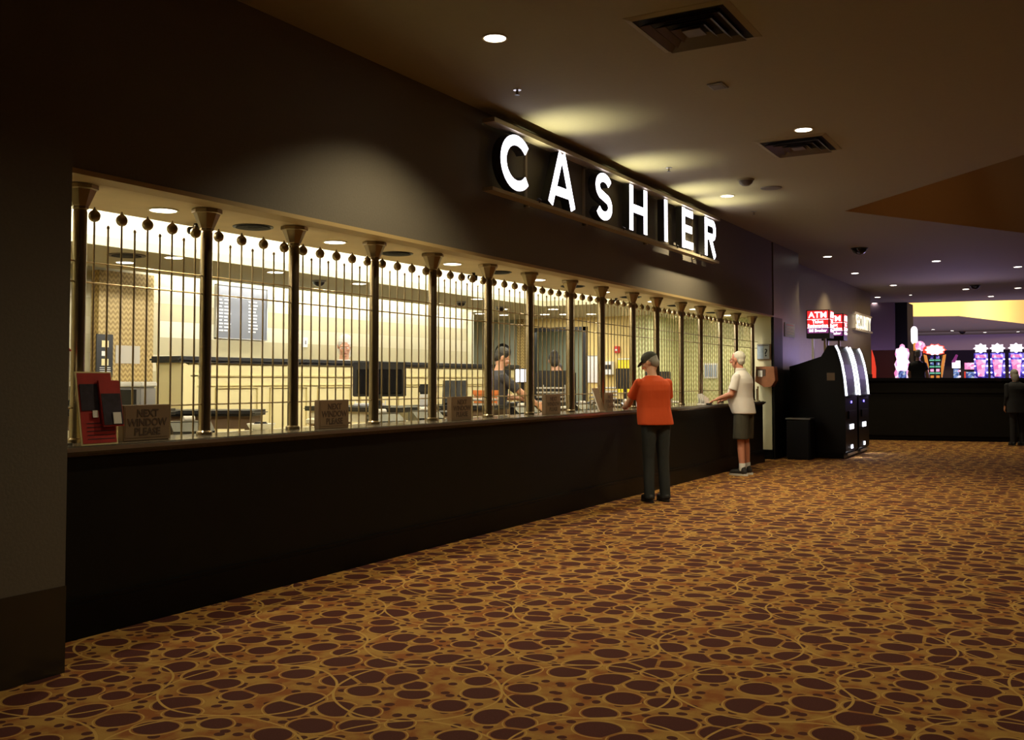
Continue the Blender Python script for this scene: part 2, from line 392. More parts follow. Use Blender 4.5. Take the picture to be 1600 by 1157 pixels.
def text(name, s, size, m, parent, origin, xdir, updir=(0, 0, 1), depth=0.004, align='CENTER', sx=1.0, bold=0.0, space=1.0):
    """raised lettering built from the text's outlines; origin is its baseline middle (or left) point"""
    cu = bpy.data.curves.new(name, 'FONT'); cu.body = s; cu.size = size; cu.align_x = align; cu.extrude = depth / 2
    cu.offset = bold; cu.space_character = space; cu.resolution_u = 3
    t = bpy.data.objects.new('t', cu); COL.objects.link(t)
    dg = bpy.context.evaluated_depsgraph_get(); me = bpy.data.meshes.new_from_object(t.evaluated_get(dg))
    bpy.data.objects.remove(t); bpy.data.curves.remove(cu)
    X = Vector(xdir).normalized(); U = Vector(updir).normalized(); N = X.cross(U)
    off = Vector(parent['_o']) if parent is not None and '_o' in parent else Vector((0, 0, 0))
    mt = Matrix.Translation(Vector(origin) - off) @ Matrix(((X.x, U.x, N.x, 0), (X.y, U.y, N.y, 0), (X.z, U.z, N.z, 0), (0, 0, 0, 1))) @ Matrix.Diagonal((sx, 1, 1, 1))
    me.transform(mt)
    return link(name, me, m, parent, False, parent['_o'] if parent is not None and '_o' in parent else None)
ORD = ['first', 'second', 'third', 'fourth', 'fifth', 'sixth', 'seventh', 'eighth', 'ninth', 'tenth', 'eleventh', 'twelfth', 'thirteenth', 'fourteenth', 'fifteenth', 'sixteenth', 'seventeenth', 'eighteenth']
NUM = ['zero', 'one', 'two', 'three', 'four', 'five', 'six', 'seven', 'eight', 'nine', 'ten', 'eleven', 'twelve', 'thirteen', 'fourteen', 'fifteen', 'sixteen', 'seventeen', 'eighteen']

# ------------------------------------------------------------------ the shell
struct('floor', MB().box(-9, -4, -0.12, 14, 75, 0.0), 'carpet')
# hall ceiling with its two coffers
def ceiling():
    outer = [(-9, -4), (14, -4), (14, 75), (-9, 75)]
    c1 = [(1.82, 15.23), (9.0, 7.13), (9.0, 27.6)]
    c2 = [(-1.10, 39.2), (-0.75, 38.6), (-0.55, 36.2), (0.02, 34.4), (3.3, 34.9), (7.5, 35.5), (7.5, 66.0), (2.70, 49.6), (0.75, 42.4), (-1.36, 41.7)]
    bm = bmesh.new(); es = []
    for poly in (outer, c1, c2):
        vs = [bm.verts.new((x, y, ZC)) for x, y in poly]
        es += [bm.edges.new((vs[i], vs[(i + 1) % len(vs)])) for i in range(len(vs))]
    bmesh.ops.triangle_fill(bm, edges=es, use_beauty=True)
    fs = list(bm.faces)
    for f in fs:
        if f.normal.z > 0: f.normal_flip()
    me = bpy.data.meshes.new('ceiling'); bm.to_mesh(me); bm.free()
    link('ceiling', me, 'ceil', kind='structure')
    for i, (poly, m, h) in enumerate(((c1, 'coffer', 1.5), (c2, 'coffery', 1.6))):
        mb = MB(); n = len(poly)
        for a, b in zip(poly, poly[1:] + poly[:1]):
            mb.add([(*a, ZC), (*b, ZC), (*b, ZC + h), (*a, ZC + h)], [(0, 1, 2, 3)])
        mb.add([(*p, ZC + h) for p in poly], [tuple(range(n))])
        struct('trim_%d' % (i + 1), mb, m)
ceiling()
struct('wall_right', MB().box(9.6, -4, 0, 9.8, 75, ZC + 0.2), 'wall')
struct('wall_rear', MB().box(-9, -4.2, 0, 14, -4, ZC + 0.2), 'wall')
struct('wall_far', MB().box(-9, 75, 0, 14, 75.2, ZC + 0.2), 'mauve')
# front pilaster at the left and the header wall above the cashier's windows
PX, PY = 0.50, 3.15
struct('wall_pilaster', MB().box(-0.42, -4, 0, PX, PY, ZC), 'wall')
struct('wall_header', MB().box(-0.16, PY, ZS + 0.012, 0.0, 17.92, ZC), 'wall')
struct('trim_3', MB().box(-0.165, PY, ZS - 0.0, 0.006, 17.92, ZS + 0.03), 'soffit_edge')
struct('baseboard_left', MB().box(PX - 0.02, -4, 0, PX + 0.004, PY + 0.004, 0.42), 'polished')
# soffit over the windows
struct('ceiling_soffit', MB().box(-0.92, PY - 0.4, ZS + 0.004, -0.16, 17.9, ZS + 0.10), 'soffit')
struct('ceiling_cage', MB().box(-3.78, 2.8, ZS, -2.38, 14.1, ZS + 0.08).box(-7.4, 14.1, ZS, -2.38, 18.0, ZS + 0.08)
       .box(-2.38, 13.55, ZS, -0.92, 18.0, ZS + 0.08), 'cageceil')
struct('wall_cove', MB().box(-2.44, 2.8, ZS + 0.08, -2.38, 13.6, 3.35).box(-2.38, 13.55, ZS + 0.08, -0.92, 13.6, 3.35)
       .box(-0.92, 2.8, ZS + 0.10, -0.88, 13.6, 3.35).box(-2.44, 2.8, 3.35, -0.88, 13.6, 3.40), 'cream')
struct('wall_slot', MB().box(-4.1, 2.8, 2.95, -3.7, 14.1, 3.0).box(-3.78, 2.8, ZS + 0.08, -3.74, 14.1, 2.95), 'cream')
struct('wall_back', MB().box(-4.2, 2.6, 0, -4.1, 14.08, 2.95), 'tile')
struct('trim_4', MB().box(-4.22, 14.08, 0, -4.02, 14.14, ZS), 'pale')
struct('wall_cage_left', MB().box(-4.2, 2.6, 0, -0.42, 2.8, 3.4), 'pale')
struct('wall_recess', MB().box(-5.7, 14.1, 0, -5.6, 18, ZS + 0.02).box(-7.4, 13.98, 0, -4.2, 14.1, ZS + 0.02), 'green')
# end walls of the cage, a doorway in the nearer one
DY = 16.3
struct('wall_end', MB().box(-4.36, DY, 0, -4.08, DY + 0.12, ZS + 0.02).box(-4.08, DY, 2.36, -3.0, DY + 0.12, ZS + 0.02)
       .box(-3.0, DY, 0, -2.02, DY + 0.12, ZS + 0.02), 'endyellow')
struct('wall_end_step', MB().box(-2.02, DY, 0, -1.75, DY + 0.12, ZS + 0.02).box(-1.87, DY + 0.12, 0, -1.75, 17.9, ZS + 0.02), 'lattice2')
struct('wall_end_left', MB().box(-5.6, DY, 0, -4.36, DY + 0.12, ZS + 0.02), 'green')
struct('door_1', MB().box(-4.13, DY - 0.03, 0, -4.05, DY + 0.13, 2.40).box(-3.03, DY - 0.03, 0, -2.93, DY + 0.13, 2.40).box(-4.13, DY - 0.03, 2.33, -2.93, DY + 0.13, 2.40), 'black')
struct('wall_back_office', MB().box(-5.6, 18.6, 0, -1.9, 18.7, ZS), 'green')
struct('wall_end_patterned', MB().box(-1.75, 17.9, 0, -0.34, 18.02, ZS + 0.03), 'lattice2')
struct('wall_end_jamb', MB().box(-0.34, 17.9, 0, 0.0, 18.02, ZS + 0.03), 'pale')
struct('baseboard_end', MB().box(-0.34, 17.87, 0, 0.0, 17.9, 0.17), 'kick')
# hall wall beyond the windows, its dark corner post and wainscot, then the recessed length behind the machines
struct('wall_beyond', MB().box(-0.6, 18.02, 0, 0.0, 19.9, ZC), 'stone')
struct('trim_5', MB().box(-0.02, 17.9, 0, 0.03, 18.5, ZS), 'counter')
struct('trim_6', MB().box(-0.02, 18.5, 0, 0.022, 19.9, 1.62), 'kick')
struct('wall_security', MB().box(-0.7, 19.9, 0, -0.42, 30.1, ZC), 'stone')
struct('trim_7', MB().box(-0.44, 19.9, 0, -0.39, 30.1, 1.6), 'kick')
struct('wall_column', MB().box(-1.2, 33.9, 0, -0.35, 34.6, ZC), 'mauve')
struct('wall_casino_left', MB().box(-9, 30.1, 0, -8.8, 75, ZC).box(-9, 29.9, 0, -0.7, 30.1, ZC), 'wall')
struct('wall_dark_pier', MB().box(-0.35, 34.1, 0, 0.02, 35.4, ZC), 'ventdark')
struct('wall_far_fascia', MB().box(-9, 60, 3.1, 14, 60.3, ZC), 'mauve')

# gold pilaster against the back wall, another further on
struct('trim_8', MB().box(-4.1, 6.76, 0, -3.98, 7.46, ZS), 'lattice')
struct('trim_9', MB().box(-4.36, DY - 0.08, 0, -4.14, DY - 0.001, ZS), 'lattice')

# ------------------------------------------------------------------ the cashier's counter
t = thing('cashier_counter', (0, 3.2, 0), 'long dark cashier counter running under all the barred windows', 'counter')
MB().box(-0.06, PY + 0.02, 0.19, -0.005, 17.25, 1.0).build('front_panel', 'counter', t)
MB().box(-0.06, PY + 0.02, 0.0, 0.02, 17.27, 0.19).box(-0.06, PY + 0.02, 0.19, 0.012, 17.26, 0.215).build('kick_base', 'kick', t)
MB().box(-0.42, 17.2, 0.0, -0.06, 17.25, 1.0).build('end_panel', 'counter', t)
w = MB(); w.bbox(-0.44, PY + 0.02, 1.0, 0.03, 17.3, ZT, 0.018); w.build('worktop', 'worktop', t, True)
MB().box(0.029, PY + 0.02, ZT - 0.030, 0.036, 17.3, ZT - 0.006).build('edge_glint', 'steel', t, label='thin steel strip put in as the glint along the worktop edge')  # added strip imitates the light caught by the worktop's rounded edge
MB().box(-0.44, PY + 0.02, 0.0, -0.42, 17.2, 1.0).build('inner_panel', 'yellowpanel', t)

t = thing('teller_shelf', (-0.8, 3.2, 0), 'long cream work shelf on the teller side of the counter', 'shelf')
MB().box(-1.15, PY + 0.02, 0.97, -0.45, 17.2, 1.01).build('top', 'cream', t)
for k in range(8): MB().box(-1.13, 3.3 + 1.95 * k, 0, -0.46, 3.33 + 1.95 * k, 0.97).build('support', 'cream', t)

# ------------------------------------------------------------------ columns and grilles
WA, WB = 0.997, 0.843
ys = [3.77]
for i in range(15): ys.append(ys[-1] + (0.978 if i % 2 == 0 else 0.861) * (13.79 / (8 * 0.978 + 7 * 0.861)))
CX = -0.27
def column(y):
    t = thing('brass_column', (CX, y, ZT), '', 'column', 'brass columns between the cashier windows', local=True)
    h = ZS - ZT
    MB().lathe([(0.052, 0.0), (0.052, 0.02), (0.041, 0.03), (0.0395, 0.3), (0.0395, h - 0.16), (0.036, h - 0.145)], n=24).build('shaft', 'brass', t, True)
    MB().lathe([(0.036, h - 0.145), (0.046, h - 0.14), (0.046, h - 0.125), (0.05, h - 0.12), (0.088, h - 0.03), (0.1, h - 0.025), (0.1, h)], n=8).build('capital', 'brassd', t)
    return t
c0 = column(ys[0]); c0['label'] = 'brass column nearest the dark left wall, first of the row'
for i in range(1, 16):
    dup(c0, (CX, ys[i], ZT), ('brass column %s from the left, between the barred windows' % ORD[i]) if i < 15 else 'last brass column of the row, beside the question mark notice')

def grille(wd, nb, loc, name='window_grille'):
    """nb bars across a bay wd wide, every other one topped by an acorn"""
    t = thing(name, loc, '', 'window grille', 'brass bar grilles in the cashier windows', local=True)
    s = wd / (nb + 1)
    for z, nm in ((2.12, 'upper_rail'), (2.0, 'lower_rail'), (1.26, 'bottom_rail')):
        MB().cyl((0, 0.03, z - ZT), (0, wd - 0.03, z - ZT), 0.0055, n=8).build(nm, 'bar', t, True)
    for k in range(nb):
        y = s * (k + 1); acorn = k % 2 == 0
        top = (2.37 if acorn else 2.335) - ZT
        b = MB().cyl((0, y, 0), (0, y, top), 0.0062, n=8).build('bar', 'bar', t, True)
        if acorn:
            MB().lathe([(0.007, 0), (0.018, 0.003), (0.028, 0.012), (0.034, 0.026), (0.035, 0.038), (0.032, 0.050), (0.024, 0.062), (0.012, 0.071), (0.006, 0.078), (0.004, 0.088)], (0, y, top - 0.004), n=14).build('acorn_finial', 'brassd', b, True)
        else:
            MB().lathe([(0.006, 0), (0.010, 0.006), (0.010, 0.014), (0.003, 0.024)], (0, y, top - 0.002), n=10).build('small_finial', 'bar', b, True)
    return t
wa = ys[1] - ys[0]; wb = ys[2] - ys[1]
gw = grille(wa, 9, (CX, ys[0], ZT)); gn = grille(wb, 7, (CX, ys[1], ZT))
gw['label'] = 'wide barred grille of the window nearest the left wall'; gn['label'] = 'narrow barred grille, second window from the left'
for i in range(2, 15):
    dup(gw if i % 2 == 0 else gn, (CX, ys[i], ZT), '%s barred grille, %s window from the left' % ('wide' if i % 2 == 0 else 'narrow', ORD[i]))
g0 = thing('window_grille', (CX, 3.2, ZT), 'short stub of barred grille between left wall and first column', 'window grille', 'brass bar grilles in the cashier windows', local=True)
for z, nm in ((2.12, 'upper_rail'), (2.0, 'lower_rail'), (1.26, 'bottom_rail')):
    MB().cyl((0, 0, z - ZT), (0, 0.54, z - ZT), 0.0055, n=8).build(nm, 'bar', g0, True)
for k in range(4):
    MB().cyl((0, 0.08 + 0.1 * k, 0), (0, 0.08 + 0.1 * k, 2.35 - ZT), 0.0062, n=8).build('bar', 'bar', g0, True)
g1 = thing('rail_end', (CX, ys[15], ZT), 'pair of thin rails from the last column to the end wall', 'rail', local=True)
for z, nm in ((2.12, 'upper_rail'), (2.0, 'lower_rail')):
    MB().cyl((0, 0.03, z - ZT), (0, 17.9 - ys[15], z - ZT), 0.0055, n=8).build(nm, 'bar', g1, True)

# ------------------------------------------------------------------ ceiling fittings
def downlight(loc, r, m, label, group, z=ZC, lampm=None):
    t = thing('ceiling_light', (loc[0], loc[1], z), label, 'ceiling light', group, local=True)
    mb = MB(); n = 28; vs = []; fs = []
    prof = [(r * 1.16, 0.0), (r * 1.16, -0.008), (r, -0.008), (r * 0.98, 0.0)]
    for rr, zz in prof: vs += [(rr * math.cos(2 * PI * i / n), rr * math.sin(2 * PI * i / n), zz) for i in range(n)]
    for k in range(3): fs += [(k * n + i, k * n + (i + 1) % n, (k + 1) * n + (i + 1) % n, (k + 1) * n + i) for i in range(n)]
    mb.add(vs, fs).build('trim_ring', m, t, True)
    MB().lathe([(r * 0.97, -0.006), (r * 0.97, -0.001)], n=24).build('lens', lampm or 'lamp', t)
    return t
sl = downlight((-0.54, 4.61), 0.088, 'cream', 'round soffit light nearest the left wall', 'round lights in the soffit over the windows', ZS + 0.004)
for i in range(1, 8):
    dup(sl, (-0.54, 4.61 + 1.78 * i, ZS + 0.004), 'round soffit light over the windows, %s from the left' % ORD[i])
for i in range(0, 8): spot('soffit_light_beam', (-0.54, 4.61 + 1.78 * i, ZS - 0.02), 60, (1, 0.85, 0.6), 150, 0.6)
vt = thing('round_vent', (-0.54, 5.45, ZS + 0.004), 'black round vent in the soffit, first from the left', 'vent', 'black round vents in the soffit', local=True)
MB().lathe([(0.15, -0.006), (0.15, -0.001)], n=28).build('ring', 'black', vt)
MB().lathe([(0.13, -0.012), (0.12, -0.006)], n=28).lathe([(0.09, -0.015), (0.08, -0.012)], n=28).lathe([(0.05, -0.018), (0.04, -0.015)], n=28).build('cone', 'ventdark', vt)
for i in range(1, 7): dup(vt, (-0.54, 5.45 + 1.8 * i, ZS + 0.004), 'black round vent in the soffit, %s from the left' % ORD[i])
def dome(name, loc, r, label, cat, m='black', group=None, dm='blackg'):
    t = thing(name, loc, label, cat, group, local=True)
    MB().lathe([(r * 1.1, -0.02), (r * 1.15, -0.004), (r * 1.15, 0)], n=20).build('base', m, t, True)
    MB().lathe([(0.004, -0.02 - r * 0.75), (r * 0.5, -0.02 - r * 0.66), (r * 0.85, -0.02 - r * 0.38), (r, -0.02)], n=20).build('dome', dm, t, True)
    return t
def spotlet(loc, label):
    t = thing('small_camera', loc, label, 'camera', 'small cameras at the soffit edge', local=True)
    MB().cyl((0, 0, 0), (0, 0, -0.03), 0.02, n=12).build('mount', 'black', t, True)
    MB().cyl((0.03, 0.03, -0.055), (-0.05, -0.03, -0.05), 0.03, 0.028, n=14).build('body', 'black', t, True)
    MB().cyl((-0.05, -0.03, -0.05), (-0.056, -0.034, -0.0497), 0.022, n=14).build('lens', 'steel', t, True)
    return t
s1 = spotlet((-0.80, 5.14, ZS + 0.004), 'small black camera on the soffit beside the second brass column')
dup(s1, (-0.80, 8.98, ZS + 0.004), 'small black camera on the soffit beside the sixth brass column')
dup(s1, (-0.80, 12.75, ZS + 0.004), 'small black camera on the soffit beside the ninth brass column')
# cage ceiling behind the cove
cl = downlight((-3.2, 6.45), 0.085, 'cream', 'round cage ceiling light above the gold pilaster', 'round lights in the cage ceiling', ZS)
for i, (x, y, lb) in enumerate(((-2.5, 6.43, 'just right of the gold pilaster'), (-2.55, 7.83, 'just right of the top of the letter board'), (-2.57, 9.25, 'a little left of the fourth brass column'),
        (-2.52, 11.83, 'left of the sixth brass column, near the cove'), (-3.2, 13.7, 'seen right of the sixth column'), (-4.08, 14.44, 'left of the sixth column, low over the grey-green recess'), (-3.9, 14.93, 'right of the sixth column, lower of two'),
        (-3.2, 15.15, 'seen right of the seventh column, lowest'), (-2.5, 14.12, 'seen right of the seventh column, highest'), (-2.9, 15.3, 'seen left of the eighth column'), (-2.48, 15.5, 'seen between the eighth and ninth columns'))):
    dup(cl, (x, y, ZS), 'round cage ceiling light %s' % lb)
    if i % 2 == 0: spot('cage_light_beam', (x, y, ZS - 0.02), 12, FLU, 140, 0.6)
rv = thing('round_vent', (-2.75, 6.1, ZS), 'black round vent in the cage ceiling above the gold pilaster', 'vent', 'black round vents in the cage ceiling', local=True)
MB().lathe([(0.17, -0.008), (0.17, 0)], n=28).build('ring', 'vent', rv)
MB().lathe([(0.13, -0.014), (0.13, -0.008)], n=28).build('cone', 'ventdark', rv)
d1 = dome('dome_camera', (-2.75, 8.75, ZS), 0.07, 'grey dome camera on the cage ceiling over the long desk', 'camera', 'grey', 'dome cameras in the cage')
dup(d1, (-3.0, 12.15, ZS), 'grey dome camera on the cage ceiling seen left of the sixth column')
dup(d1, (-3.0, 13.3, ZS), 'grey dome camera on the cage ceiling seen right of the sixth column')
# tubes hidden in cove and slot
t = thing('tube_light', (-1.0, 8.0, 2.72), 'row of fluorescent tubes lying in the cage cove', 'light')
MB().box(-1.02, 3.2, ZS + 0.02, -0.93, 13.4, ZS + 0.05).build('batten', 'white', t)
MB().cyl((-0.975, 3.2, ZS + 0.066), (-0.975, 13.4, ZS + 0.066), 0.013, n=8).build('tube', 'tube', t, True)

# hall ceiling
hl = downlight((1.12, 6.2), 0.082, 'cream', 'round ceiling light above and left of the lit sign', 'round lights in the hall ceiling')
L = [(2.45, 10.04, 'beside the farther square vent'), (0.68, 13.16, 'just above the last letters of the sign'), (0.40, 20.67, 'near the wall before the red machine signs'), (0.27, 24.21, 'above the red machine signs'),
     (2.23, 22.59, 'to the right, below the orange ceiling recess'), (3.67, 24.63, 'at the right edge below the orange recess'), (0.57, 27.81, 'over the security sign, nearer of two'), (2.13, 29.98, 'before the yellow recess, left of the small dome'),
     (-0.95, 33.9, 'beside the top of the mauve column'), (-0.45, 31.5, 'above the mauve column, nearest its top'), (2.55, 32.9, 'over the middle of the yellow recess'), (3.4, 30.3, 'over the right end of the yellow recess'),
     (-2.2, 49.8, 'beyond the yellow recess, leftmost'), (-1.43, 52.9, 'beyond the yellow recess, second from the left'), (-0.75, 54.7, 'beyond the yellow recess, third from the left'), (0.55, 57.5, 'beyond the yellow recess, over the three twin machines'), (2.1, 57.5, 'beyond the yellow recess, at the right edge')]
for i, (x, y, lb) in enumerate(L):
    o = dup(hl, (x, y, ZC), 'round ceiling light %s' % lb)
ms = dup(hl, (0.53, 31.19, ZC), 'tiny round ceiling light between the larger ones before the yellow recess'); ms.scale = (0.5, 0.5, 1)
HB = [(1.12, 6.2, 60), (2.45, 10.04, 80), (0.68, 13.16, 95), (0.40, 20.67, 50), (0.27, 24.21, 40), (2.23, 22.59, 60), (3.67, 24.63, 40), (0.57, 27.81, 30), (2.13, 29.98, 30)]
for x, y, p in HB: spot('hall_spot', (x, y, ZC - 0.02), p * 3.1, WARM, 124, 0.55)
# unseen spots added under the hall ceiling for more general light
for x, y, p in ((3.9, 7.0, 38), (3.0, 3.4, 42), (2.9, 13.4, 80)):
    spot('hall_spot', (x, y, ZC - 0.02), p * 2.5, WARM, 130, 0.9)
def square_vent(x0, y0, x1, y1, label):
    t = thing('square_vent', ((x0 + x1) / 2, (y0 + y1) / 2, ZC), label, 'vent', 'square vents in the hall ceiling')
    cx, cy, hx, hy = (x0 + x1) / 2, (y0 + y1) / 2, (x1 - x0) / 2, (y1 - y0) / 2
    def frame(k, kk, za, zb, mbx):
        o = [(cx - hx * k, cy - hy * k), (cx + hx * k, cy - hy * k), (cx + hx * k, cy + hy * k), (cx - hx * k, cy + hy * k)]
        i_ = [(cx - hx * kk, cy - hy * kk), (cx + hx * kk, cy - hy * kk), (cx + hx * kk, cy + hy * kk), (cx - hx * kk, cy + hy * kk)]
        vs = [(*p, za) for p in o] + [(*p, zb) for p in i_] + [(*p, za + 0.004) for p in o] + [(*p, zb + 0.004) for p in i_]
        f = []
        for a in range(4):
            b = (a + 1) % 4; f += [(a, b, 4 + b, 4 + a), (8 + a, 12 + a, 12 + b, 8 + b), (a, 8 + a, 8 + b, b), (4 + a, 4 + b, 12 + b, 12 + a)]
        mbx.add(vs, f)
    MB().box(cx - hx, cy - hy, ZC - 0.006, cx + hx, cy + hy, ZC - 0.001).build('duct', 'ventdark', t)
    m = MB(); frame(1.12, 0.98, ZC - 0.002, ZC - 0.014, m); m.build('frame', 'ceil', t)
    for k in (0.86, 0.62, 0.38):
        m = MB(); frame(k, k - 0.13, ZC - 0.045, ZC - 0.012, m); m.build('louver', 'vent', t)
    MB().box(cx - hx * 0.2, cy - hy * 0.2, ZC - 0.04, cx + hx * 0.2, cy + hy * 0.2, ZC - 0.03).build('centre_plate', 'vent', t)
square_vent(2.13, 6.36, 2.80, 7.11, 'square louvred ceiling vent nearest the camera, at the top')
square_vent(1.91, 10.33, 2.57, 11.07, 'square louvred ceiling vent beside a round light, farther away')
def sprinkler(x, y, label):
    t = thing('sprinkler', (x, y, ZC), label, 'sprinkler', 'ceiling sprinklers', local=True)
    MB().lathe([(0.035, -0.006), (0.035, 0)], n=16).build('rose', 'steel', t, True)
    MB().lathe([(0.008, -0.045), (0.012, -0.02), (0.01, -0.006)], n=10).build('body', 'brass', t, True)
    MB().lathe([(0.022, -0.048), (0.022, -0.045)], n=12).build('deflector', 'black', t)
    return t
sp0 = sprinkler(0.62, 7.42, 'small ceiling sprinkler above the first letter of the sign')
dup(sp0, (0.63, 11.06, ZC), 'small ceiling sprinkler above the middle of the sign')
dup(sp0, (0.63, 14.6, ZC), 'small ceiling sprinkler beyond the end of the sign')
t = thing('access_plate', (2.16, 8.17, ZC), 'small flat access plate in the ceiling between the square vents', 'ceiling plate')
MB().bbox(2.10, 8.08, ZC - 0.012, 2.24, 8.26, ZC, 0.004).build('plate', 'grey', t)
MB().box(2.115, 8.10, ZC - 0.015, 2.225, 8.24, ZC - 0.012).build('cover', 'vent', t)
smk = dome('smoke_detector', (1.22, 12.2, ZC), 0.09, 'flat smoke detector in the ceiling near the last letters', 'smoke detector', 'ceil', dm='vent')
smk2 = thing('ceiling_speaker', (1.35, 12.9, ZC), 'round flush ceiling speaker next to the smoke detector', 'speaker')
MB().lathe([(0.13, -0.01), (0.14, 0)], (1.35, 12.9, ZC), n=24).build('grille', 'vent', smk2)
dome('dome_camera', (1.21, 19.67, ZC), 0.14, 'large black dome camera on the hall ceiling before the red machine signs', 'camera')
dome('dome_camera', (2.45, 28.9, ZC), 0.12, 'black dome camera on the ceiling just before the yellow recess', 'camera')
dome('dome_camera', (-0.4, 56.0, ZC), 0.15, 'distant black dome camera beyond the yellow recess', 'camera')

# ------------------------------------------------------------------ the lit sign
SX0, SX1 = 0.10, 0.20
def arc(cx, cz, rx, rz, a0, a1, n=14): return [(cx + rx * math.cos(R(a0 + (a1 - a0) * i / n)), cz + rz * math.sin(R(a0 + (a1 - a0) * i / n))) for i in range(n + 1)]
def stroke_outline(pts, w):
    """polygon ribbon of width w along a polyline"""
    L_, R_ = [], []
    for i, p in enumerate(pts):
        a = pts[max(0, i - 1)]; b = pts[min(len(pts) - 1, i + 1)]
        d = Vector((b[0] - a[0], b[1] - a[1])).normalized(); n = Vector((-d.y, d.x)) * w / 2
        if 0 < i < len(pts) - 1:
            d1 = Vector((p[0] - a[0], p[1] - a[1])).normalized(); k = 1 / max(0.6, math.sqrt((1 + d1.dot(Vector((b[0] - p[0], b[1] - p[1])).normalized())) / 2)); n *= k
        L_.append((p[0] + n.x, p[1] + n.y)); R_.append((p[0] - n.x, p[1] - n.y))
    return L_, R_
def ribbon(mb, pts, w, x0, x1):
    L_, R_ = stroke_outline(pts, w); n = len(pts)
    vs = [(x0, a, b) for a, b in L_] + [(x0, a, b) for a, b in R_] + [(x1, a, b) for a, b in L_] + [(x1, a, b) for a, b in R_]
    fs = []
    for i in range(n - 1):
        fs += [(i, i + 1, n + i + 1, n + i), (2 * n + i, 3 * n + i, 3 * n + i + 1, 2 * n + i + 1), (i, 2 * n + i, 2 * n + i + 1, i + 1), (n + i, n + i + 1, 3 * n + i + 1, 3 * n + i)]
    fs += [(0, n, 3 * n, 2 * n), (n - 1, 3 * n - 1, 4 * n - 1, 2 * n - 1)]
    mb.add(vs, fs)
def letter_strokes(ch, y0, y1, z0, z1, w):
    h = w / 2; a, b, c, d = y0 + h, y1 - h, z0 + h, z1 - h; m = (c + d) / 2; W = b - a; H = d - c
    if ch == 'C': return [arc((a + b) / 2 + W * 0.10, m, W * 0.60, H / 2, 42, 318, 26)]
    if ch == 'A': return [[(y0 + h * 0.9, z0), ((y0 + y1) / 2 - h * 0.35, z1)], [(y1 - h * 0.9, z0), ((y0 + y1) / 2 + h * 0.35, z1)], [(y0 + (y1 - y0) * .26, z0 + (z1 - z0) * .27), (y0 + (y1 - y0) * .74, z0 + (z1 - z0) * .27)]]
    if ch == 'S':
        r = H / 4
        up = arc((a + b) / 2, d - r, W / 2, r, 25, 232, 16); dn = arc((a + b) / 2, c + r, W / 2, r, 52, -155, 16)
        return [up + dn]
    if ch == 'H': return [[(a, z0), (a, z1)], [(b, z0), (b, z1)], [(a, m), (b, m)]]
    if ch == 'I': return [[((y0 + y1) / 2, z0), ((y0 + y1) / 2, z1)]]
    if ch == 'E': return [[(a, z0), (a, z1)], [(a, d), (y1, d)], [(a, m), (y1 - 0.04, m)], [(a, c), (y1, c)]]
    if ch == 'R': return [[(a, z0), (a, z1)], [(a, d)] + arc(b - H * .2, d - H * .235, H * .2, H * .235, 90, -90, 10) + [(a, d - H * .47)], [(a + W * .45, d - H * .47), (y1 - h * .8, z0)]]
t = thing('cashier_sign', (SX0, 7.75, 3.16), 'long wall sign of glowing white letters reading CASHIER between two rails', 'sign')
MB().box(0.07, 7.74, 3.80, 0.20, 14.33, 3.84).build('top_rail', 'signrail', t)
MB().box(0.07, 7.74, 3.165, 0.18, 14.33, 3.20).build('bottom_rail', 'signrail', t)
for y in (8.65, 10.0, 11.8, 13.6): MB().box(0.0, y, 3.80, 0.05, y + 0.04, 3.83).box(0.0, y, 3.16, 0.05, y + 0.04, 3.19).box(0.0, y, 3.16, 0.02, y + 0.04, 3.83).build('bracket', 'signrail', t)
for ch, y0, y1 in (('C', 7.92, 8.46), ('A', 8.88, 9.50), ('S', 10.02, 10.47), ('H', 10.98, 11.54), ('I', 12.125, 12.255), ('E', 12.80, 13.23), ('R', 13.74, 14.24)):
    can = MB(); face = MB()
    for st in letter_strokes(ch, y0, y1, 3.235, 3.785, 0.112):
        ribbon(can, st, 0.106, 0.06, 0.155); ribbon(face, st, 0.096, 0.1555, 0.162)
    c = can.build('letter_body', 'can', t); face.build('lit_face', 'letter', c)
for y in (8.65, 10.75, 12.55, 13.5):
    spot('uplight_beam', (0.205, y, 3.235), 62, (1.0, 0.97, 0.62), 84, 1.0, direction=(0.42, 0, 1), radius=0.02)
    u = MB().cyl((0.165, y, 3.20), (0.185, y, 3.228), 0.022, n=12).build('uplight', 'can', t, True)

# ------------------------------------------------------------------ things on the customer side of the counter
def window_sign(y, w, label, n):
    t = thing('counter_sign', (-0.12, y, ZT), label, 'counter sign', 'brown next window signs on the counter')
    m = MB(); m.bbox(-0.15, y, ZT, -0.10, y + w, ZT + 0.215, 0.004); m.build('block', 'tancard', t)
    MB().box(-0.10, y + 0.012, ZT + 0.02, -0.098, y + w - 0.012, ZT + 0.20).build('face_plate', 'tancard', t)
    for i, s in enumerate(('NEXT', 'WINDOW', 'PLEASE')):
        text('lettering', s, 0.062, 'darktext', t, (-0.097, y + w / 2, ZT + 0.145 - 0.055 * i), (0, 1, 0), depth=0.002, bold=0.0015)
    return t
window_sign(3.96, 0.345, 'brown sign reading NEXT WINDOW PLEASE, beside the red brochure display', 0)
window_sign(5.70, 0.345, 'brown NEXT WINDOW PLEASE sign in the third window from the left', 1)
window_sign(7.49, 0.345, 'brown NEXT WINDOW PLEASE sign in the fifth window from the left', 2)
window_sign(9.31, 0.345, 'brown NEXT WINDOW PLEASE sign between seventh and eighth brass columns', 3)
window_sign(10.90, 0.16, 'narrow brown sign on the counter just left of the man in orange', 4)

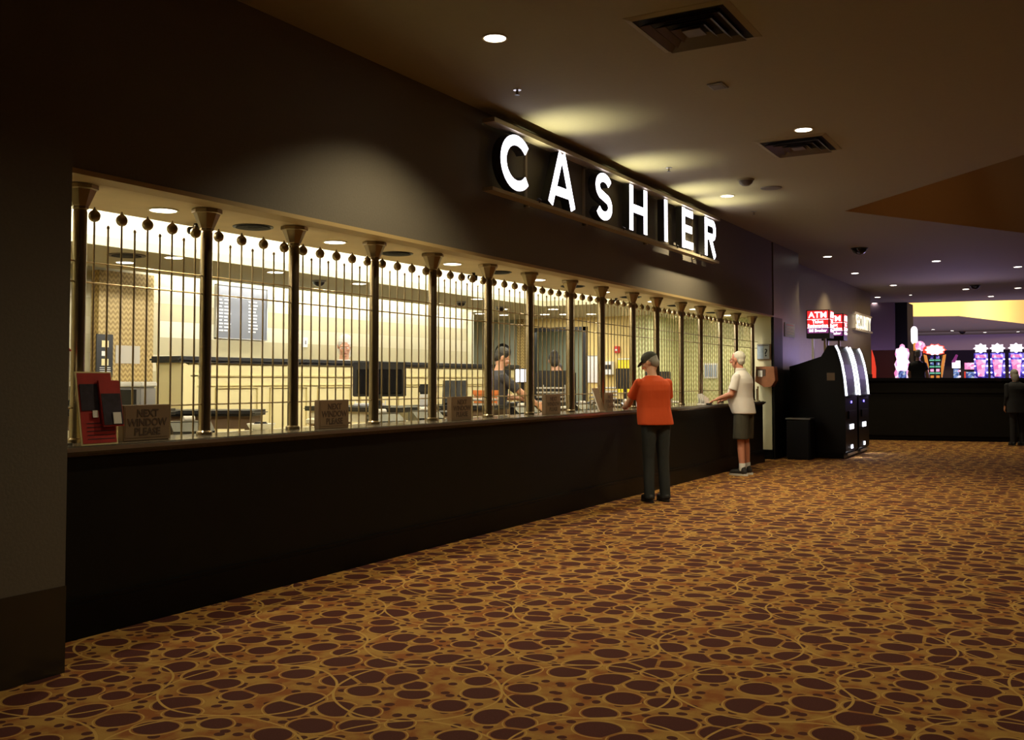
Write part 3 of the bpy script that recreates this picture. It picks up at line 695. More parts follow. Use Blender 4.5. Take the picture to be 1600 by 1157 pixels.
def slab(mb, y0, y1, z0, z1, x0, x1, th, z_ref=None):
    """leaning card: bottom edge at x0, top edge at x1"""
    vs = [(x0, y0, z0), (x0, y1, z0), (x1, y1, z1), (x1, y0, z1)]
    mb.add(vs + [(x - th, y, z) for x, y, z in vs], [(0, 1, 2, 3), (7, 6, 5, 4), (0, 4, 5, 1), (1, 5, 6, 2), (2, 6, 7, 3), (3, 7, 4, 0)]); return mb
t = thing('brochure_display', (-0.06, 3.72, ZT), 'red brochure display with photographs standing on the counter at the left end', 'brochure display')
slab(MB(), 3.62, 3.86, ZT, 1.47, -0.02, -0.09, 0.008).build('back_card', 'yellowpanel', t)
slab(MB(), 3.628, 3.852, ZT + 0.008, 1.462, -0.0185, -0.0872, 0.002).build('red_panel', 'redcard', t)
slab(MB(), 3.635, 3.75, 1.25, 1.40, -0.046, -0.0705, 0.003).build('photo_panel', 'darkcard', t)
slab(MB(), 3.75, 3.89, ZT + 0.10, 1.42, -0.005, -0.058, 0.014).build('leaflet', 'redcard', t)
slab(MB(), 3.755, 3.885, ZT + 0.11, 1.345, -0.0025, -0.041, 0.003).build('leaflet_photo', 'darkcard', t)
slab(MB(), 3.815, 3.868, ZT + 0.115, ZT + 0.18, 0.002, -0.010, 0.004).build('price_label', 'paper', t)
slab(MB(), 3.70, 3.735, 1.21, 1.25, -0.032, -0.038, 0.004).build('white_patch', 'paper', t)
for i in range(5): slab(MB(), 3.66, 3.84, ZT + 0.03 + i * 0.022, ZT + 0.034 + i * 0.022, -0.021 - i * 0.0036, -0.0217 - i * 0.0036, 0.001).build('print_line', 'darkcard', t)
t = thing('card_stand', (-0.16, 3.55, ZT), 'tall beige card with dark red sloping top behind the red display', 'card stand')
MB().box(-0.17, 3.46, ZT, -0.10, 3.62, ZT + 0.012).box(-0.14, 3.53, ZT, -0.12, 3.55, 1.33).build('stand', 'black', t)
MB().box(-0.125, 3.44, 1.31, -0.115, 3.605, 1.585).build('card', 'paper', t)
MB().prism([(3.43, 1.585), (3.615, 1.585), (3.55, 1.645), (3.43, 1.68)], -0.13, -0.11, 'yz').build('sloping_top', 'redcard', t)
t = thing('leaning_card', (-0.16, 10.7, ZT), 'thin white-edged card leaning on the counter left of the narrow brown sign', 'card')
slab(MB(), 10.70, 10.88, ZT, ZT + 0.27, -0.12, -0.22, 0.006).build('card', 'tancard', t)
slab(MB(), 10.69, 10.705, ZT, ZT + 0.27, -0.117, -0.217, 0.008).build('white_edge', 'paper', t)
t = thing('paper_cup', (-0.055, 11.38, ZT), 'white paper cup on the counter by the hand of the man in orange', 'cup')
MB().lathe([(0.028, 0.0), (0.038, 0.105), (0.036, 0.105), (0.027, 0.004)], (-0.055, 11.38, ZT), n=18).build('body', 'paper', t, True)
MB().lathe([(0.040, 0.105), (0.040, 0.113), (0.030, 0.118)], (-0.055, 11.38, ZT), n=18).build('lid', 'white', t, True)
# cards and papers by the older man
t = thing('card_holder', (-0.12, 14.45, ZT), 'clear rack of white cards on the counter before the older man', 'card holder')
MB().box(-0.24, 14.48, ZT, -0.11, 14.74, ZT + 0.012).build('base', 'white', t)
for k in range(4): slab(MB(), 14.49, 14.73, ZT + 0.012, ZT + 0.10 + 0.02 * k, -0.12 - 0.03 * k, -0.14 - 0.03 * k, 0.004).build('card_stack', 'paper', t)
t = thing('wallet', (-0.02, 14.42, ZT), 'black wallet under the hand of the older man', 'wallet')
m = MB(); m.bbox(-0.06, 14.37, ZT, 0.01, 14.47, ZT + 0.02, 0.006); m.build('body', 'black', t)
MB().box(-0.055, 14.38, ZT + 0.02, 0.0, 14.46, ZT + 0.0225).build('flap', 'blackg', t)
t = thing('barrier_post', (-0.12, 17.12, ZT), 'short brass post standing on the far end of the counter', 'post')
MB().lathe([(0.04, 0), (0.04, 0.012), (0.014, 0.02), (0.012, 0.23), (0.018, 0.24), (0.018, 0.26)], (-0.06, 17.15, ZT), n=14).build('shaft', 'bar', t, True)
MB().box(-0.085, 17.13, ZT + 0.02, -0.075, 17.17, ZT + 0.22).build('dark_plate', 'tancard', t)
# question notice and wooden box on the end jamb
t = thing('question_notice', (-0.15, 17.9, 1.8), 'blue and grey notice with a big question mark on the end wall', 'notice')
MB().box(-0.27, 17.86, 1.80, -0.03, 17.90, 2.08).build('frame', 'tancard', t)
MB().box(-0.265, 17.853, 1.81, -0.15, 17.86, 2.07).build('blue_half', 'bluegrey', t)
MB().box(-0.15, 17.853, 1.81, -0.05, 17.86, 2.07).build('grey_half', 'notice_grey', t)
text('question_mark', '?', 0.19, 'black', t, (-0.105, 17.85, 1.86), (1, 0, 0), depth=0.003, bold=0.004)
MB().box(-0.25, 17.85, 2.045, -0.06, 17.853, 2.058).build('heading_line', 'darktext', t)
t = thing('wall_box', (-0.08, 17.8, 1.3), 'reddish brown wooden box with paper slot hung on the end wall', 'box')
MB().prism([(-0.26, 1.40), (-0.1, 1.30), (0.03, 1.31), (0.10, 1.42), (0.08, 1.67), (-0.24, 1.67)], 17.68, 17.9, 'xz').build('body', 'wood', t)
MB().box(-0.235, 17.672, 1.50, -0.07, 17.68, 1.62).build('slot_surround', 'darktext', t)
MB().box(-0.20, 17.662, 1.485, -0.12, 17.672, 1.60).build('paper', 'paper', t)

# ------------------------------------------------------------------ inside the cage
t = thing('long_desk', (-3.2, 7.0, 0), 'long pale yellow raised desk with dark rail top before the back wall', 'desk')
m = MB(); m.bbox(-3.42, 6.92, 1.60, -2.96, 13.9, 1.665, 0.025); m.build('dark_top', 'black', t, True)
MB().box(-3.36, 7.10, 0, -3.02, 13.85, 1.60).build('body', 'yellowpanel', t)
MB().box(-3.02, 7.10, 1.46, -3.0, 13.85, 1.475).box(-3.02, 7.10, 1.36, -3.005, 13.85, 1.37).build('moulding', 'ygroove', t)
MB().prism([(7.05, 0), (7.12, 0), (7.20, 1.52), (7.02, 1.60), (6.98, 1.60)], -3.37, -3.0, 'yz').build('end_bracket', 'yellowpanel', t)
for k in range(8):
    y = 7.45 + 0.8 * k
    MB().box(-3.02, y, 0.9, -3.004, y + 0.008, 1.34).box(-3.02, y + 0.6, 0.9, -3.004, y + 0.608, 1.34).box(-3.02, y, 1.335, -3.004, y + 0.608, 1.343).build('panel_moulding', 'ygroove', t)

t = thing('letter_board', (-4.08, 8.4, 1.9), 'blue-grey letter board with white lettering on the back wall', 'letter board')
MB().box(-4.1, 8.46, 1.93, -4.07, 9.29, 2.56).build('board', 'board', t)
MB().box(-4.1, 8.45, 1.92, -4.06, 9.30, 1.93).box(-4.1, 8.45, 2.56, -4.06, 9.30, 2.57).box(-4.1, 8.45, 1.92, -4.06, 8.46, 2.57).box(-4.1, 9.29, 1.92, -4.06, 9.30, 2.57).build('frame', 'steel', t)
rnd = random.Random(3)
m = MB()
for k in range(10):
    z = 2.38 - 0.041 * k
    for y0 in (8.50, 8.98):
        for j in range(2):
            ww = rnd.uniform(0.03, 0.07) * (1.6 if j else 1) * (0.7 if y0 > 8.9 else 1)
            m.box(-4.07, y0 + 0.08 * j, z, -4.067, y0 + 0.08 * j + ww, z + 0.016)
m.box(-4.07, 8.55, 2.42, -4.067, 8.78, 2.445).box(-4.07, 8.83, 2.42, -4.067, 9.05, 2.445)
m.build('lettering', 'boardtext', t)
t = thing('poster', (-3.98, 6.8, 1.4), 'narrow black poster with yellow pictures on the gold pilaster', 'poster')
MB().box(-3.98, 6.73, 1.45, -3.965, 6.93, 1.90).build('sheet', 'black', t)
for z, s in ((1.80, 0.07), (1.70, 0.05), (1.61, 0.07)): MB().box(-3.965, 6.79, z - s / 2, -3.962, 6.79 + s * 1.2, z + s / 2).build('picture', 'yellowpanel' if s > .06 else 'paper', t)
for z in (1.55, 1.53, 1.51): MB().box(-3.965, 6.77, z, -3.962, 6.90, z + 0.006).build('text_line', 'paper', t)
t = tag(MB().box(-3.98, 6.97, 1.60, -3.972, 7.28, 1.79).build('paper_notice', 'notice_tan'), 'plain pale paper pinned to the gold pilaster', 'paper')
t = thing('light_switch', (-4.1, 9.95, 1.9), 'white switch plate on the back wall right of the letter board', 'switch')
MB().bbox(-4.1, 10.0, 1.86, -4.09, 10.09, 1.99, 0.003).build('plate', 'white', t); MB().box(-4.09, 10.035, 1.90, -4.083, 10.055, 1.95).build('rocker', 'grey', t)

def desk(name, p, q, z, depth, label, m='black', body='tancard'):
    """bullnosed desk whose camera-side edge runs from p to q"""
    p, q = Vector((*p, 0)), Vector((*q, 0)); d = q - p; L_ = d.length; a = math.atan2(d.y, d.x)
    t = thing(name, tuple(p), label, 'desk', 'teller desks in the cage', rotz=a, local=True)
    mm = MB(); mm.bbox(0, 0, z - 0.05, L_, depth, z, 0.022); mm.build('top', m, t, True)
    MB().box(0.05, 0.06, z - 0.16, L_ - 0.05, depth - 0.04, z - 0.05).build('apron', body, t)
    for x in (0.06, L_ - 0.10):
        for y in (0.07, depth - 0.11): MB().box(x, y, 0, x + 0.04, y + 0.04, z - 0.16).build('leg', 'brassd', t)
    return t
desk('teller_desk', (-2.45, 5.70), (-1.36, 6.32), 1.16, 0.5, 'dark-topped teller desk seen through the first and second windows')
desk('teller_desk', (-2.20, 4.62), (-1.20, 5.17), 1.20, 0.42, 'dark-topped desk under the white printer behind the first window')
desk('teller_desk', (-2.57, 8.28), (-1.22, 8.22), 1.14, 0.75, 'teller desk carrying the big black monitor', body='cream')
desk('teller_desk', (-2.3, 9.75), (-1.2, 9.85), 1.12, 0.76, 'teller desk with black terminal and orange box')
desk('teller_desk', (-2.3, 11.5), (-1.22, 11.5), 1.12, 0.6, 'teller desk beside the man in charcoal shirt, under the bright screen')
desk('teller_desk', (-2.0, 12.95), (-1.2, 13.05), 1.10, 0.55, 'teller desk behind the black office chair')
desk('teller_desk', (-2.3, 15.0), (-1.2, 15.0), 1.10, 0.7, 'farthest teller desk, below the yellow board')

def monitor(c, w, h, rz, label, face='black', stand_z=1.12, facing_lit=False):
    """monitor centred on c; its back (or lit face) looks along local -y"""
    t = thing('monitor', (c[0], c[1], stand_z), label, 'monitor', 'computer monitors in the cage', rotz=rz, local=True)
    z = c[2] - stand_z
    m = MB(); m.bbox(-w / 2, -0.02, z - h / 2, w / 2, 0.02, z + h / 2, 0.008); m.build('case', 'black', t, True)
    MB().box(-w / 2 + 0.015, -0.023 if facing_lit else 0.02, z - h / 2 + 0.015, w / 2 - 0.015, -0.02 if facing_lit else 0.023, z + h / 2 - 0.015).build('screen', 'screen', t)
    MB().box(-0.03, 0.0, 0.01, 0.03, 0.03, max(0.03, z - h / 2 + 0.03)).build('neck', 'black', t)
    MB().bbox(-0.12, -0.08, 0, 0.12, 0.10, 0.012, 0.004).build('foot', 'black', t)
    if not facing_lit and w > 0.5:
        MB().cyl((0, -0.021, z + 0.06), (0, -0.024, z + 0.06), 0.02, n=16).build('emblem', 'steel', t)
        MB().bbox(-w * 0.42, -0.035, z - h * 0.42, w * 0.42, -0.02, z + h * 0.30, 0.006).build('back_bulge', 'blackg', t)
    return t
monitor((-1.62, 8.42, 1.43), 0.56, 0.36, R(36), 'big black monitor seen from behind in the fourth window', stand_z=1.14)
monitor((-1.72, 11.72, 1.485), 0.23, 0.20, R(30), 'small monitor with bright white screen behind the sixth window', facing_lit=True)
monitor((-2.05, 11.68, 1.45), 0.28, 0.24, R(30), 'dark monitor to the left of the bright white screen')
monitor((-1.75, 15.25, 1.45), 0.30, 0.34, R(25), 'black monitor before the yellow board', stand_z=1.10)
monitor((-1.3, 15.6, 1.36), 0.42, 0.42, R(15), 'black monitor right of the man in orange', stand_z=1.10)
# sloping terminal, orange box, phone, printers and other desk things
t = thing('terminal', (-1.80, 10.16, 1.12), 'black sloping terminal on a desk in the fifth window', 'terminal', rotz=R(30), local=True)
MB().prism([(-0.12, 0), (0.14, 0), (0.08, 0.30), (0.04, 0.30)], -0.15, 0.15, 'yz').build('body', 'atmblack', t)
MB().prism([(-0.125, 0.03), (-0.12, 0.02), (0.036, 0.28), (0.030, 0.285)], -0.13, 0.13, 'yz').build('screen', 'atmblack', t)
t = thing('storage_box', (-1.46, 10.33, 1.12), 'orange cardboard box on the desk beside the sloping terminal', 'box', rotz=R(25), local=True)
MB().bbox(-0.14, -0.09, 0, 0.14, 0.09, 0.17, 0.004).build('body', 'orange', t)
MB().box(-0.15, -0.10, 0.13, 0.15, 0.10, 0.18).build('lid', 'orange', t); MB().box(-0.05, -0.094, 0.05, 0.05, -0.09, 0.10).build('label', 'paper', t)
t = thing('desk_phone', (-1.35, 8.92, 1.14), 'white base with black handset beside the big black monitor', 'telephone', rotz=R(30), local=True)
MB().bbox(-0.08, -0.08, 0, 0.08, 0.08, 0.13, 0.01).build('base', 'white', t)
MB().bbox(-0.10, -0.05, 0.13, 0.10, 0.05, 0.24, 0.02).build('handset', 'black', t, True)
t = thing('printer', (-1.72, 5.12, 1.20), 'white topped printer with dark front behind the first window', 'printer', rotz=R(32), local=True)
MB().bbox(-0.30, -0.16, 0, 0.30, 0.2, 0.17, 0.01).build('case', 'grey', t); MB().bbox(-0.31, -0.17, 0.17, 0.31, 0.21, 0.21, 0.008).build('lid', 'white', t)
MB().box(-0.27, -0.168, 0.03, 0.27, -0.155, 0.15).build('front', 'blackg', t)
def adding_machine(loc, rz, label):
    t = thing('adding_machine', loc, label, 'adding machine', 'black office machines on the inner shelf', rotz=rz, local=True)
    MB().prism([(-0.11, 0), (0.11, 0), (0.11, 0.09), (0.02, 0.10), (-0.11, 0.035)], -0.15, 0.15, 'yz').build('case', 'blackg', t)
    MB().box(-0.15, 0.02, 0.10, 0.15, 0.05, 0.108).build('chrome_strip', 'steel', t)
    MB().cyl((-0.04, 0.08, 0.115), (0.04, 0.08, 0.115), 0.028, n=16).build('paper_roll', 'paper', t, True)
    return t
adding_machine((-0.95, 5.25, 1.01), R(60), 'black office machine with chrome strip right of the first brown sign')
for x, y, rz, lb in ((-0.8, 7.45, 70, 'black adding machine just right of the fourth brass column'), (-0.9, 8.25, 60, 'black adding machine just left of the fifth brass column'), (-0.85, 10.2, 60, 'black adding machine behind the sixth window, near the seventh column'), (-0.8, 11.75, 60, 'black adding machine behind the eighth window'), (-0.8, 13.2, 60, 'black adding machine behind the ninth window, left of the man in orange')):
    a = adding_machine((x, y, 1.01), R(rz), lb)
t = thing('dish', (-0.95, 5.98, 1.012), 'white dish holding a black stamp behind the second window', 'dish')
MB().lathe([(0.05, 0), (0.09, 0.02), (0.115, 0.06), (0.11, 0.062), (0.085, 0.026), (0.0, 0.012)], (-0.95, 5.98, 1.01), n=22).build('bowl', 'white', t, True)
MB().bbox(-0.99, 5.93, 1.03, -0.91, 6.02, 1.085, 0.01).build('stamp', 'black', t)
# stacks of paper and trays
def tray(loc, rz, label, n=3, w=0.34, c='white'):
    t = thing('paper_tray', loc, label, 'paper tray', 'paper trays on the desks', rotz=rz, local=True)
    for k in range(n):
        MB().box(-w / 2, -0.12, k * 0.06, w / 2, 0.12, k * 0.06 + 0.008).build('tray', 'black', t)
        MB().box(-w / 2 + .02, -0.11, k * 0.06 + 0.008, w / 2 - .02, 0.11, k * 0.06 + 0.03).build('sheets', 'paper', t)
    MB().box(-w / 2, 0.11, 0, -w / 2 + 0.01, 0.12, n * 0.06).box(w / 2 - 0.01, 0.11, 0, w / 2, 0.12, n * 0.06).build('frame', c, t)
    return t
for x, y, z, rz, n, lb in ((-1.9, 8.6, 1.14, 30, 1, 'single paper tray under the big black monitor'), (-1.3, 9.98, 1.12, 20, 2, 'paper tray low on the desk just left of the sixth brass column'), (-1.40, 11.90, 1.12, 0, 4, 'tall paper tray under the bright white screen'),
        (-0.75, 10.85, 1.01, 40, 2, 'paper tray on the shelf left of the eighth column'), (-1.3, 13.3, 1.10, 25, 3, 'paper tray beside the ninth brass column'), (-0.75, 12.3, 1.01, 50, 2, 'paper tray on the shelf behind the thin leaning card'), (-0.75, 14.6, 1.01, 60, 2, 'paper tray on the shelf just right of the man in orange'), (-2.1, 15.3, 1.10, 15, 4, 'tall paper tray below the white wall unit')):
    tray((x, y, z), R(rz), lb, n)
def stool(x, y, label, z=0.98, c='black'):
    t = thing('stool', (x, y, 0), label, 'stool', 'teller stools', local=True)
    MB().lathe([(0.15, z - 0.06), (0.18, z - 0.045), (0.18, z - 0.01), (0.15, z)], n=24).build('seat', c, t, True)
    MB().cyl((0, 0, 0.06), (0, 0, z - 0.06), 0.025, n=12).build('post', 'steel', t, True)
    MB().lathe([(0.2, 0.3), (0.2, 0.315), (0.19, 0.315), (0.19, 0.3)], n=20).build('foot_ring', 'steel', t)
    for k in range(5): MB().cyl((0, 0, 0.08), (0.26 * math.cos(k * 1.2566), 0.26 * math.sin(k * 1.2566), 0.05), 0.018, n=8).build('leg', 'black', t)
    return t
stool(-1.45, 7.35, 'cream round stool in the third window, left of the fourth brass column', 1.06, 'cream'); stool(-1.45, 9.3, 'black round stool in the fifth window', 1.08)
t = thing('office_chair', (-1.6, 12.45, 0), 'tall black office chair behind the seventh window', 'chair', rotz=R(20), local=True)
m = MB(); m.bbox(-0.29, -0.05, 1.05, 0.29, 0.03, 1.56, 0.03); m.build('backrest', 'black', t, True)
MB().bbox(-0.27, 0.0, 0.78, 0.27, 0.5, 0.88, 0.03).build('seat', 'black', t, True)
MB().box(-0.03, -0.04, 0.8, 0.03, -0.01, 1.1).build('back_post', 'black', t)
MB().cyl((0, 0.25, 0.08), (0, 0.25, 0.8), 0.03, n=12).build('post', 'steel', t, True)
for k in range(5): MB().cyl((0, 0.25, 0.1), (0.3 * math.cos(k * 1.2566), 0.25 + 0.3 * math.sin(k * 1.2566), 0.04), 0.02, n=8).build('leg', 'black', t)
# end wall things
t = thing('fire_alarm', (-2.33, 16.29, 1.9), 'small red fire alarm on the yellow end wall', 'fire alarm')
MB().bbox(-2.39, 16.24, 1.91, -2.29, 16.3, 2.03, 0.006).build('case', 'red', t, label='red fire alarm case'); MB().box(-2.36, 16.235, 1.95, -2.32, 16.24, 1.98).build('pull_handle', 'white', t)
t = thing('notice_board', (-2.9, 16.29, 1.4), 'large white notice on the yellow end wall beside the doorway', 'notice')
MB().box(-2.92, 16.28, 1.38, -2.68, 16.3, 1.86).build('board', 'paper', t); MB().box(-2.93, 16.275, 1.86, -2.67, 16.3, 1.87).build('top_edge', 'grey', t)
t = thing('wall_unit', (-2.47, 16.2, 1.5), 'white wall unit with black window on the yellow end wall', 'wall unit')
MB().bbox(-2.57, 16.16, 1.52, -2.39, 16.3, 1.76, 0.008).build('case', 'white', t); MB().box(-2.56, 16.155, 1.62, -2.40, 16.16, 1.70).build('window', 'black', t)
t = thing('yellow_board', (-2.1, 16.2, 1.2), 'bright yellow board on the end wall behind a black monitor', 'board')
MB().box(-2.32, 16.27, 1.20, -2.04, 16.3, 1.80).build('panel', 'yellow', t); MB().box(-2.33, 16.26, 1.79, -2.03, 16.3, 1.81).build('top_edge', 'white', t)
t = thing('key_panel', (-1.15, 17.88, 1.4), 'pale gridded panel on the patterned end wall left of the older man', 'panel')
MB().box(-1.28, 17.87, 1.46, -1.02, 17.9, 1.74).build('panel', 'white', t)
for k in range(3): MB().box(-1.27 + 0.085 * k + 0.01, 17.862, 1.49, -1.27 + 0.085 * k + 0.07, 17.87, 1.71).build('insert', 'bluegrey', t)
t = thing('electric_fan', (-4.62, 16.25, 1.8), 'dark round fan on the grey-green wall above the dark-haired teller', 'fan')
MB().cyl((-4.62, 16.3, 1.95), (-4.62, 16.2, 1.95), 0.05, n=12).build('bracket', 'black', t); 
MB().lathe([(0.10, 0), (0.16, 0.03), (0.17, 0.07), (0.13, 0.11), (0.04, 0.12)], n=20).move(Matrix.Translation((-4.62, 16.2, 1.95)) @ Matrix.Rotation(PI / 2, 4, 'X')).build('cage', 'black', t, True)
t = thing('cupboard', (-5.3, 14.3, 0), 'grey-green cupboard with dark door edges in the recess', 'cupboard')
MB().box(-5.59, 14.13, 0, -5.15, 15.0, 2.2).build('body', 'green', t); MB().box(-5.15, 14.2, 0.1, -5.13, 14.95, 2.1).build('door', 'pale', t)
MB().box(-5.16, 14.15, 2.1, -5.125, 15.0, 2.14).box(-5.16, 14.95, 0, -5.12, 15.0, 2.14).build('dark_edge', 'black', t)
t = thing('hanging_lamp', (-3.5, 17.6, 2.2), 'small black lamps hanging beyond the doorway', 'lamp')
MB().cyl((-3.55, 17.6, 2.3), (-3.55, 17.6, ZS), 0.01, n=6).build('cord', 'black', t); MB().lathe([(0.07, 0), (0.05, 0.14), (0.02, 0.18)], (-3.55, 17.6, 2.14), n=14).build('shade', 'black', t)

# ------------------------------------------------------------------ cash machines
AX0, AX1 = 0.12, 1.12
def cash_machine(y0, y1, label):
    t = thing('cash_machine', (AX0, y0, 0), label, 'cash machine', 'black cash machines in the hall')
    prof = [(AX0, 0.10), (AX1 - 0.02, 0.10), (AX1, 0.14), (AX1, 1.08), (AX1 - 0.01, 1.2), (AX1 - 0.03, 1.45), (AX1 - 0.07, 1.72), (AX1 - 0.13, 1.95), (AX1 - 0.19, 2.06), (AX1 - 0.30, 2.06), (AX1 - 0.42, 1.86), (AX0 + 0.15, 1.72), (AX0, 1.68)]
    MB().prism(prof, y0, y1, 'xz').build('body', 'atmblack', t)
    MB().box(AX0 + 0.02, y0 + 0.02, 0, AX1 - 0.04, y1 - 0.02, 0.10).build('plinth', 'kick', t)
    for yy in (y0 + 0.03, y1 - 0.09):
        mb = MB(); pts = [(AX1 + 0.012, 1.14), (AX1 + 0.0, 1.3), (AX1 - 0.02, 1.5), (AX1 - 0.062, 1.75), (AX1 - 0.12, 1.96), (AX1 - 0.165, 2.06)]
        L_, R_ = stroke_outline(pts, 0.028); n = len(pts)
        mb.prism(L_ + R_[::-1], yy, yy + 0.055, 'xz'); mb.build('light_strip', 'ledwhite', t, label='curved white light strip')
    MB().box(AX1 - 0.005, y0 + 0.12, 1.12, AX1 + 0.06, y1 - 0.12, 1.15).build('shelf', 'atmblack', t)
    MB().prism([(AX1 + 0.0, 1.2), (AX1 - 0.012, 1.45), (AX1 - 0.045, 1.68), (AX1 - 0.06, 1.68), (AX1 - 0.03, 1.2)], y0 + 0.2, y1 - 0.2, 'xz').build('screen', 'atmblack', t)
    ym = (y0 + y1) / 2
    MB().box(AX1, ym - 0.04, 1.0, AX1 + 0.01, ym + 0.02, 1.04).build('card_light', 'ledblue', t, label='small blue card slot light')
    MB().box(AX1, ym - 0.16, 0.52, AX1 + 0.012, ym + 0.16, 0.61).build('cash_slot_light', 'ledwhite', t, label='white lit cash slot')
    MB().box(AX1, ym - 0.06, 0.16, AX1 + 0.012, ym + 0.06, 0.23).build('floor_light', 'ledwhite', t)
    MB().box(AX1, y0 + 0.1, 0.05, AX1 + 0.02, y1 - 0.1, 0.09).build('base_strip', 'steel', t)
    MB().box(AX1, y0 + 0.2, 0.72, AX1 + 0.03, y1 - 0.2, 0.86).build('dispenser', 'atmblack', t)
    MB().box(0.80, y0 - 0.004, 1.42, 0.94, y0, 1.56).build('side_label', 'tancard', t)
    # lit box sign on two posts
    sx0, sx1, sy0, sy1 = 0.44, 0.86, y0 + 0.0, y0 + 0.34
    MB().box(0.5, y0 + 0.14, 1.70, 0.54, y0 + 0.18, 2.20).build('sign_post', 'steel', t); MB().box(0.72, y0 + 0.14, 1.75, 0.76, y0 + 0.18, 2.20).build('sign_post', 'brassd', t)
    b = MB().box(sx0, sy0, 2.20, sx1, sy1, 2.72).build('sign_box', 'black', t)
    for (o, X, w) in (((sx0 + 0.02, sy0 - 0.004), (1, 0, 0), sx1 - sx0 - 0.04), ((sx1 + 0.004, sy0 + 0.02), (0, 1, 0), sy1 - sy0 - 0.04)):
        def panel(u0, u1, z0, z1, m, d=0.004):
            mb = MB()
            if X[0]: mb.box(o[0] + u0, o[1] - d + 0.004, z0, o[0] + u1, o[1] + 0.004, z1)
            else: mb.box(o[0] - 0.004, o[1] + u0, z0, o[0] - 0.004 + d, o[1] + u1, z1)
            mb.build('sign_panel', m, b)
        panel(0, w, 2.39, 2.705, 'atmred'); panel(0, w, 2.315, 2.39, 'atmpurple'); panel(0, w, 2.29, 2.315, 'atmpurple')
        panel(0, w, 2.541, 2.549, 'atmtext', 0.007); panel(0, w, 2.385, 2.393, 'atmtext', 0.007)
        c = (o[0] + w / 2, o[1] - 0.006) if X[0] else (o[0] + 0.006, o[1] + w / 2)
        k = w / 0.38
        for s_, z, sz in (('ATM', 2.575, 0.155), ('Ticket', 2.475, 0.082), ('Redemption', 2.405, 0.078), ('Bill Breaker', 2.315, 0.072)):
            text('sign_lettering', s_, sz, 'atmtext', b, (c[0], c[1], z), X, depth=0.003, sx=k * (1.05 if s_ == 'ATM' else 0.95), bold=0.002)
    return t
cash_machine(18.62, 19.70, 'nearer black cash machine with red ATM sign and curved white light strips')
cash_machine(19.86, 20.90, 'farther black cash machine, partly behind the nearer one')
for y in (19.1, 20.4): area('machine_floor_glow', (1.16, y, 0.22), 0.06, 3, (0.85, 0.88, 1), direction=(0.5, 0, -1), sy=0.5)
t = thing('trash_bin', (0.42, 18.2, 0), 'black bin with shiny steel rim beside the first cash machine', 'bin')
m = MB(); m.bbox(0.2, 18.02, 0, 0.62, 18.42, 0.72, 0.02); m.build('body', 'atmblack', t, True)
MB().box(0.19, 18.01, 0.72, 0.63, 18.43, 0.745).build('steel_rim', 'steel', t); MB().box(0.27, 18.09, 0.745, 0.55, 18.35, 0.75).build('opening', 'ventdark', t)

# SECURITY sign on the recessed wall
t = thing('security_sign', (-0.35, 27.5, 2.8), 'cream lit SECURITY sign with rails on the wall beyond the cash machines', 'sign')
MB().box(-0.42, 27.45, 3.22, -0.35, 29.95, 3.26).build('top_rail', 'secrail', t); MB().box(-0.42, 27.45, 2.77, -0.34, 29.95, 2.82).build('bottom_rail', 'secrail', t)
text('lettering', 'SECURITY', 0.53, 'sectext', t, (-0.36, 28.7, 2.835), (0, 1, 0), depth=0.012, bold=0.004, sx=0.88, space=1.05)
t = thing('sign_reflection', (0, 19.0, 2.2), 'painted reflection of a machine sign high on the polished wall', 'notice')  # flat sheet stands in for the machine sign mirrored in the glossy wall
MB().box(0.0, 18.75, 2.25, 0.012, 19.5, 2.52).build('sheet', 'notice_grey', t)
for z in (2.47, 2.42, 2.36, 2.30): MB().box(0.012, 18.85, z, 0.014, 19.4, z + 0.018).build('text_line', 'redcard' if z > 2.45 else 'paper', t)

# ------------------------------------------------------------------ people
def solid(mb, voxel=0.012, smooth=3):
    me = mb.mesh('tmp'); o = bpy.data.objects.new('tmp', me); COL.objects.link(o)
    r = o.modifiers.new('r', 'REMESH'); r.mode = 'VOXEL'; r.voxel_size = voxel; r.use_smooth_shade = True
    if smooth:
        s_ = o.modifiers.new('s', 'SMOOTH'); s_.factor = 0.5; s_.iterations = smooth
    dg = bpy.context.evaluated_depsgraph_get(); out = bpy.data.meshes.new_from_object(o.evaluated_get(dg))
    bpy.data.objects.remove(o); bpy.data.meshes.remove(me); return out
def V(*a): return Vector(a)
def hand(mb, wrist, dirv, palm_n, side, curl=0.5, s=1.0):
    """palm with four unequal bent fingers and a thumb; palm_n points out of the palm, side=+1 puts the thumb on dirv x palm_n"""
    d = Vector(dirv).normalized(); n = Vector(palm_n).normalized(); n = (n - d * n.dot(d)).normalized(); w = d.cross(n) * side
    for k in range(4):
        off = w * (0.030 - 0.020 * k) * s
        mb.cap(wrist + off * 0.5 + d * 0.01, wrist + off + d * 0.085 * s, 0.017 * s, 0.012 * s)
        L1, L2 = (0.040, 0.036) if k in (1, 2) else ((0.036, 0.032) if k == 0 else (0.030, 0.026))
        a = wrist + off + d * 0.088 * s
        d1 = (d * math.cos(curl * 0.6) + n * math.sin(curl * 0.6)); d2 = (d * math.cos(curl * 1.6) + n * math.sin(curl * 1.6))
        b = a + d1 * L1 * s; c = b + d2 * L2 * s
        mb.cap(a, b, 0.0095 * s, 0.0088 * s); mb.cap(b, c, 0.0088 * s, 0.0075 * s)
    a = wrist + w * 0.026 * s + d * 0.025 * s; b = a + (d * 0.6 + w * 0.75 + n * 0.2).normalized() * 0.042 * s; c = b + (d * 0.85 + w * 0.25 + n * 0.4).normalized() * 0.032 * s
    mb.cap(a, b, 0.013 * s, 0.011 * s); mb.cap(b, c, 0.011 * s, 0.009 * s)

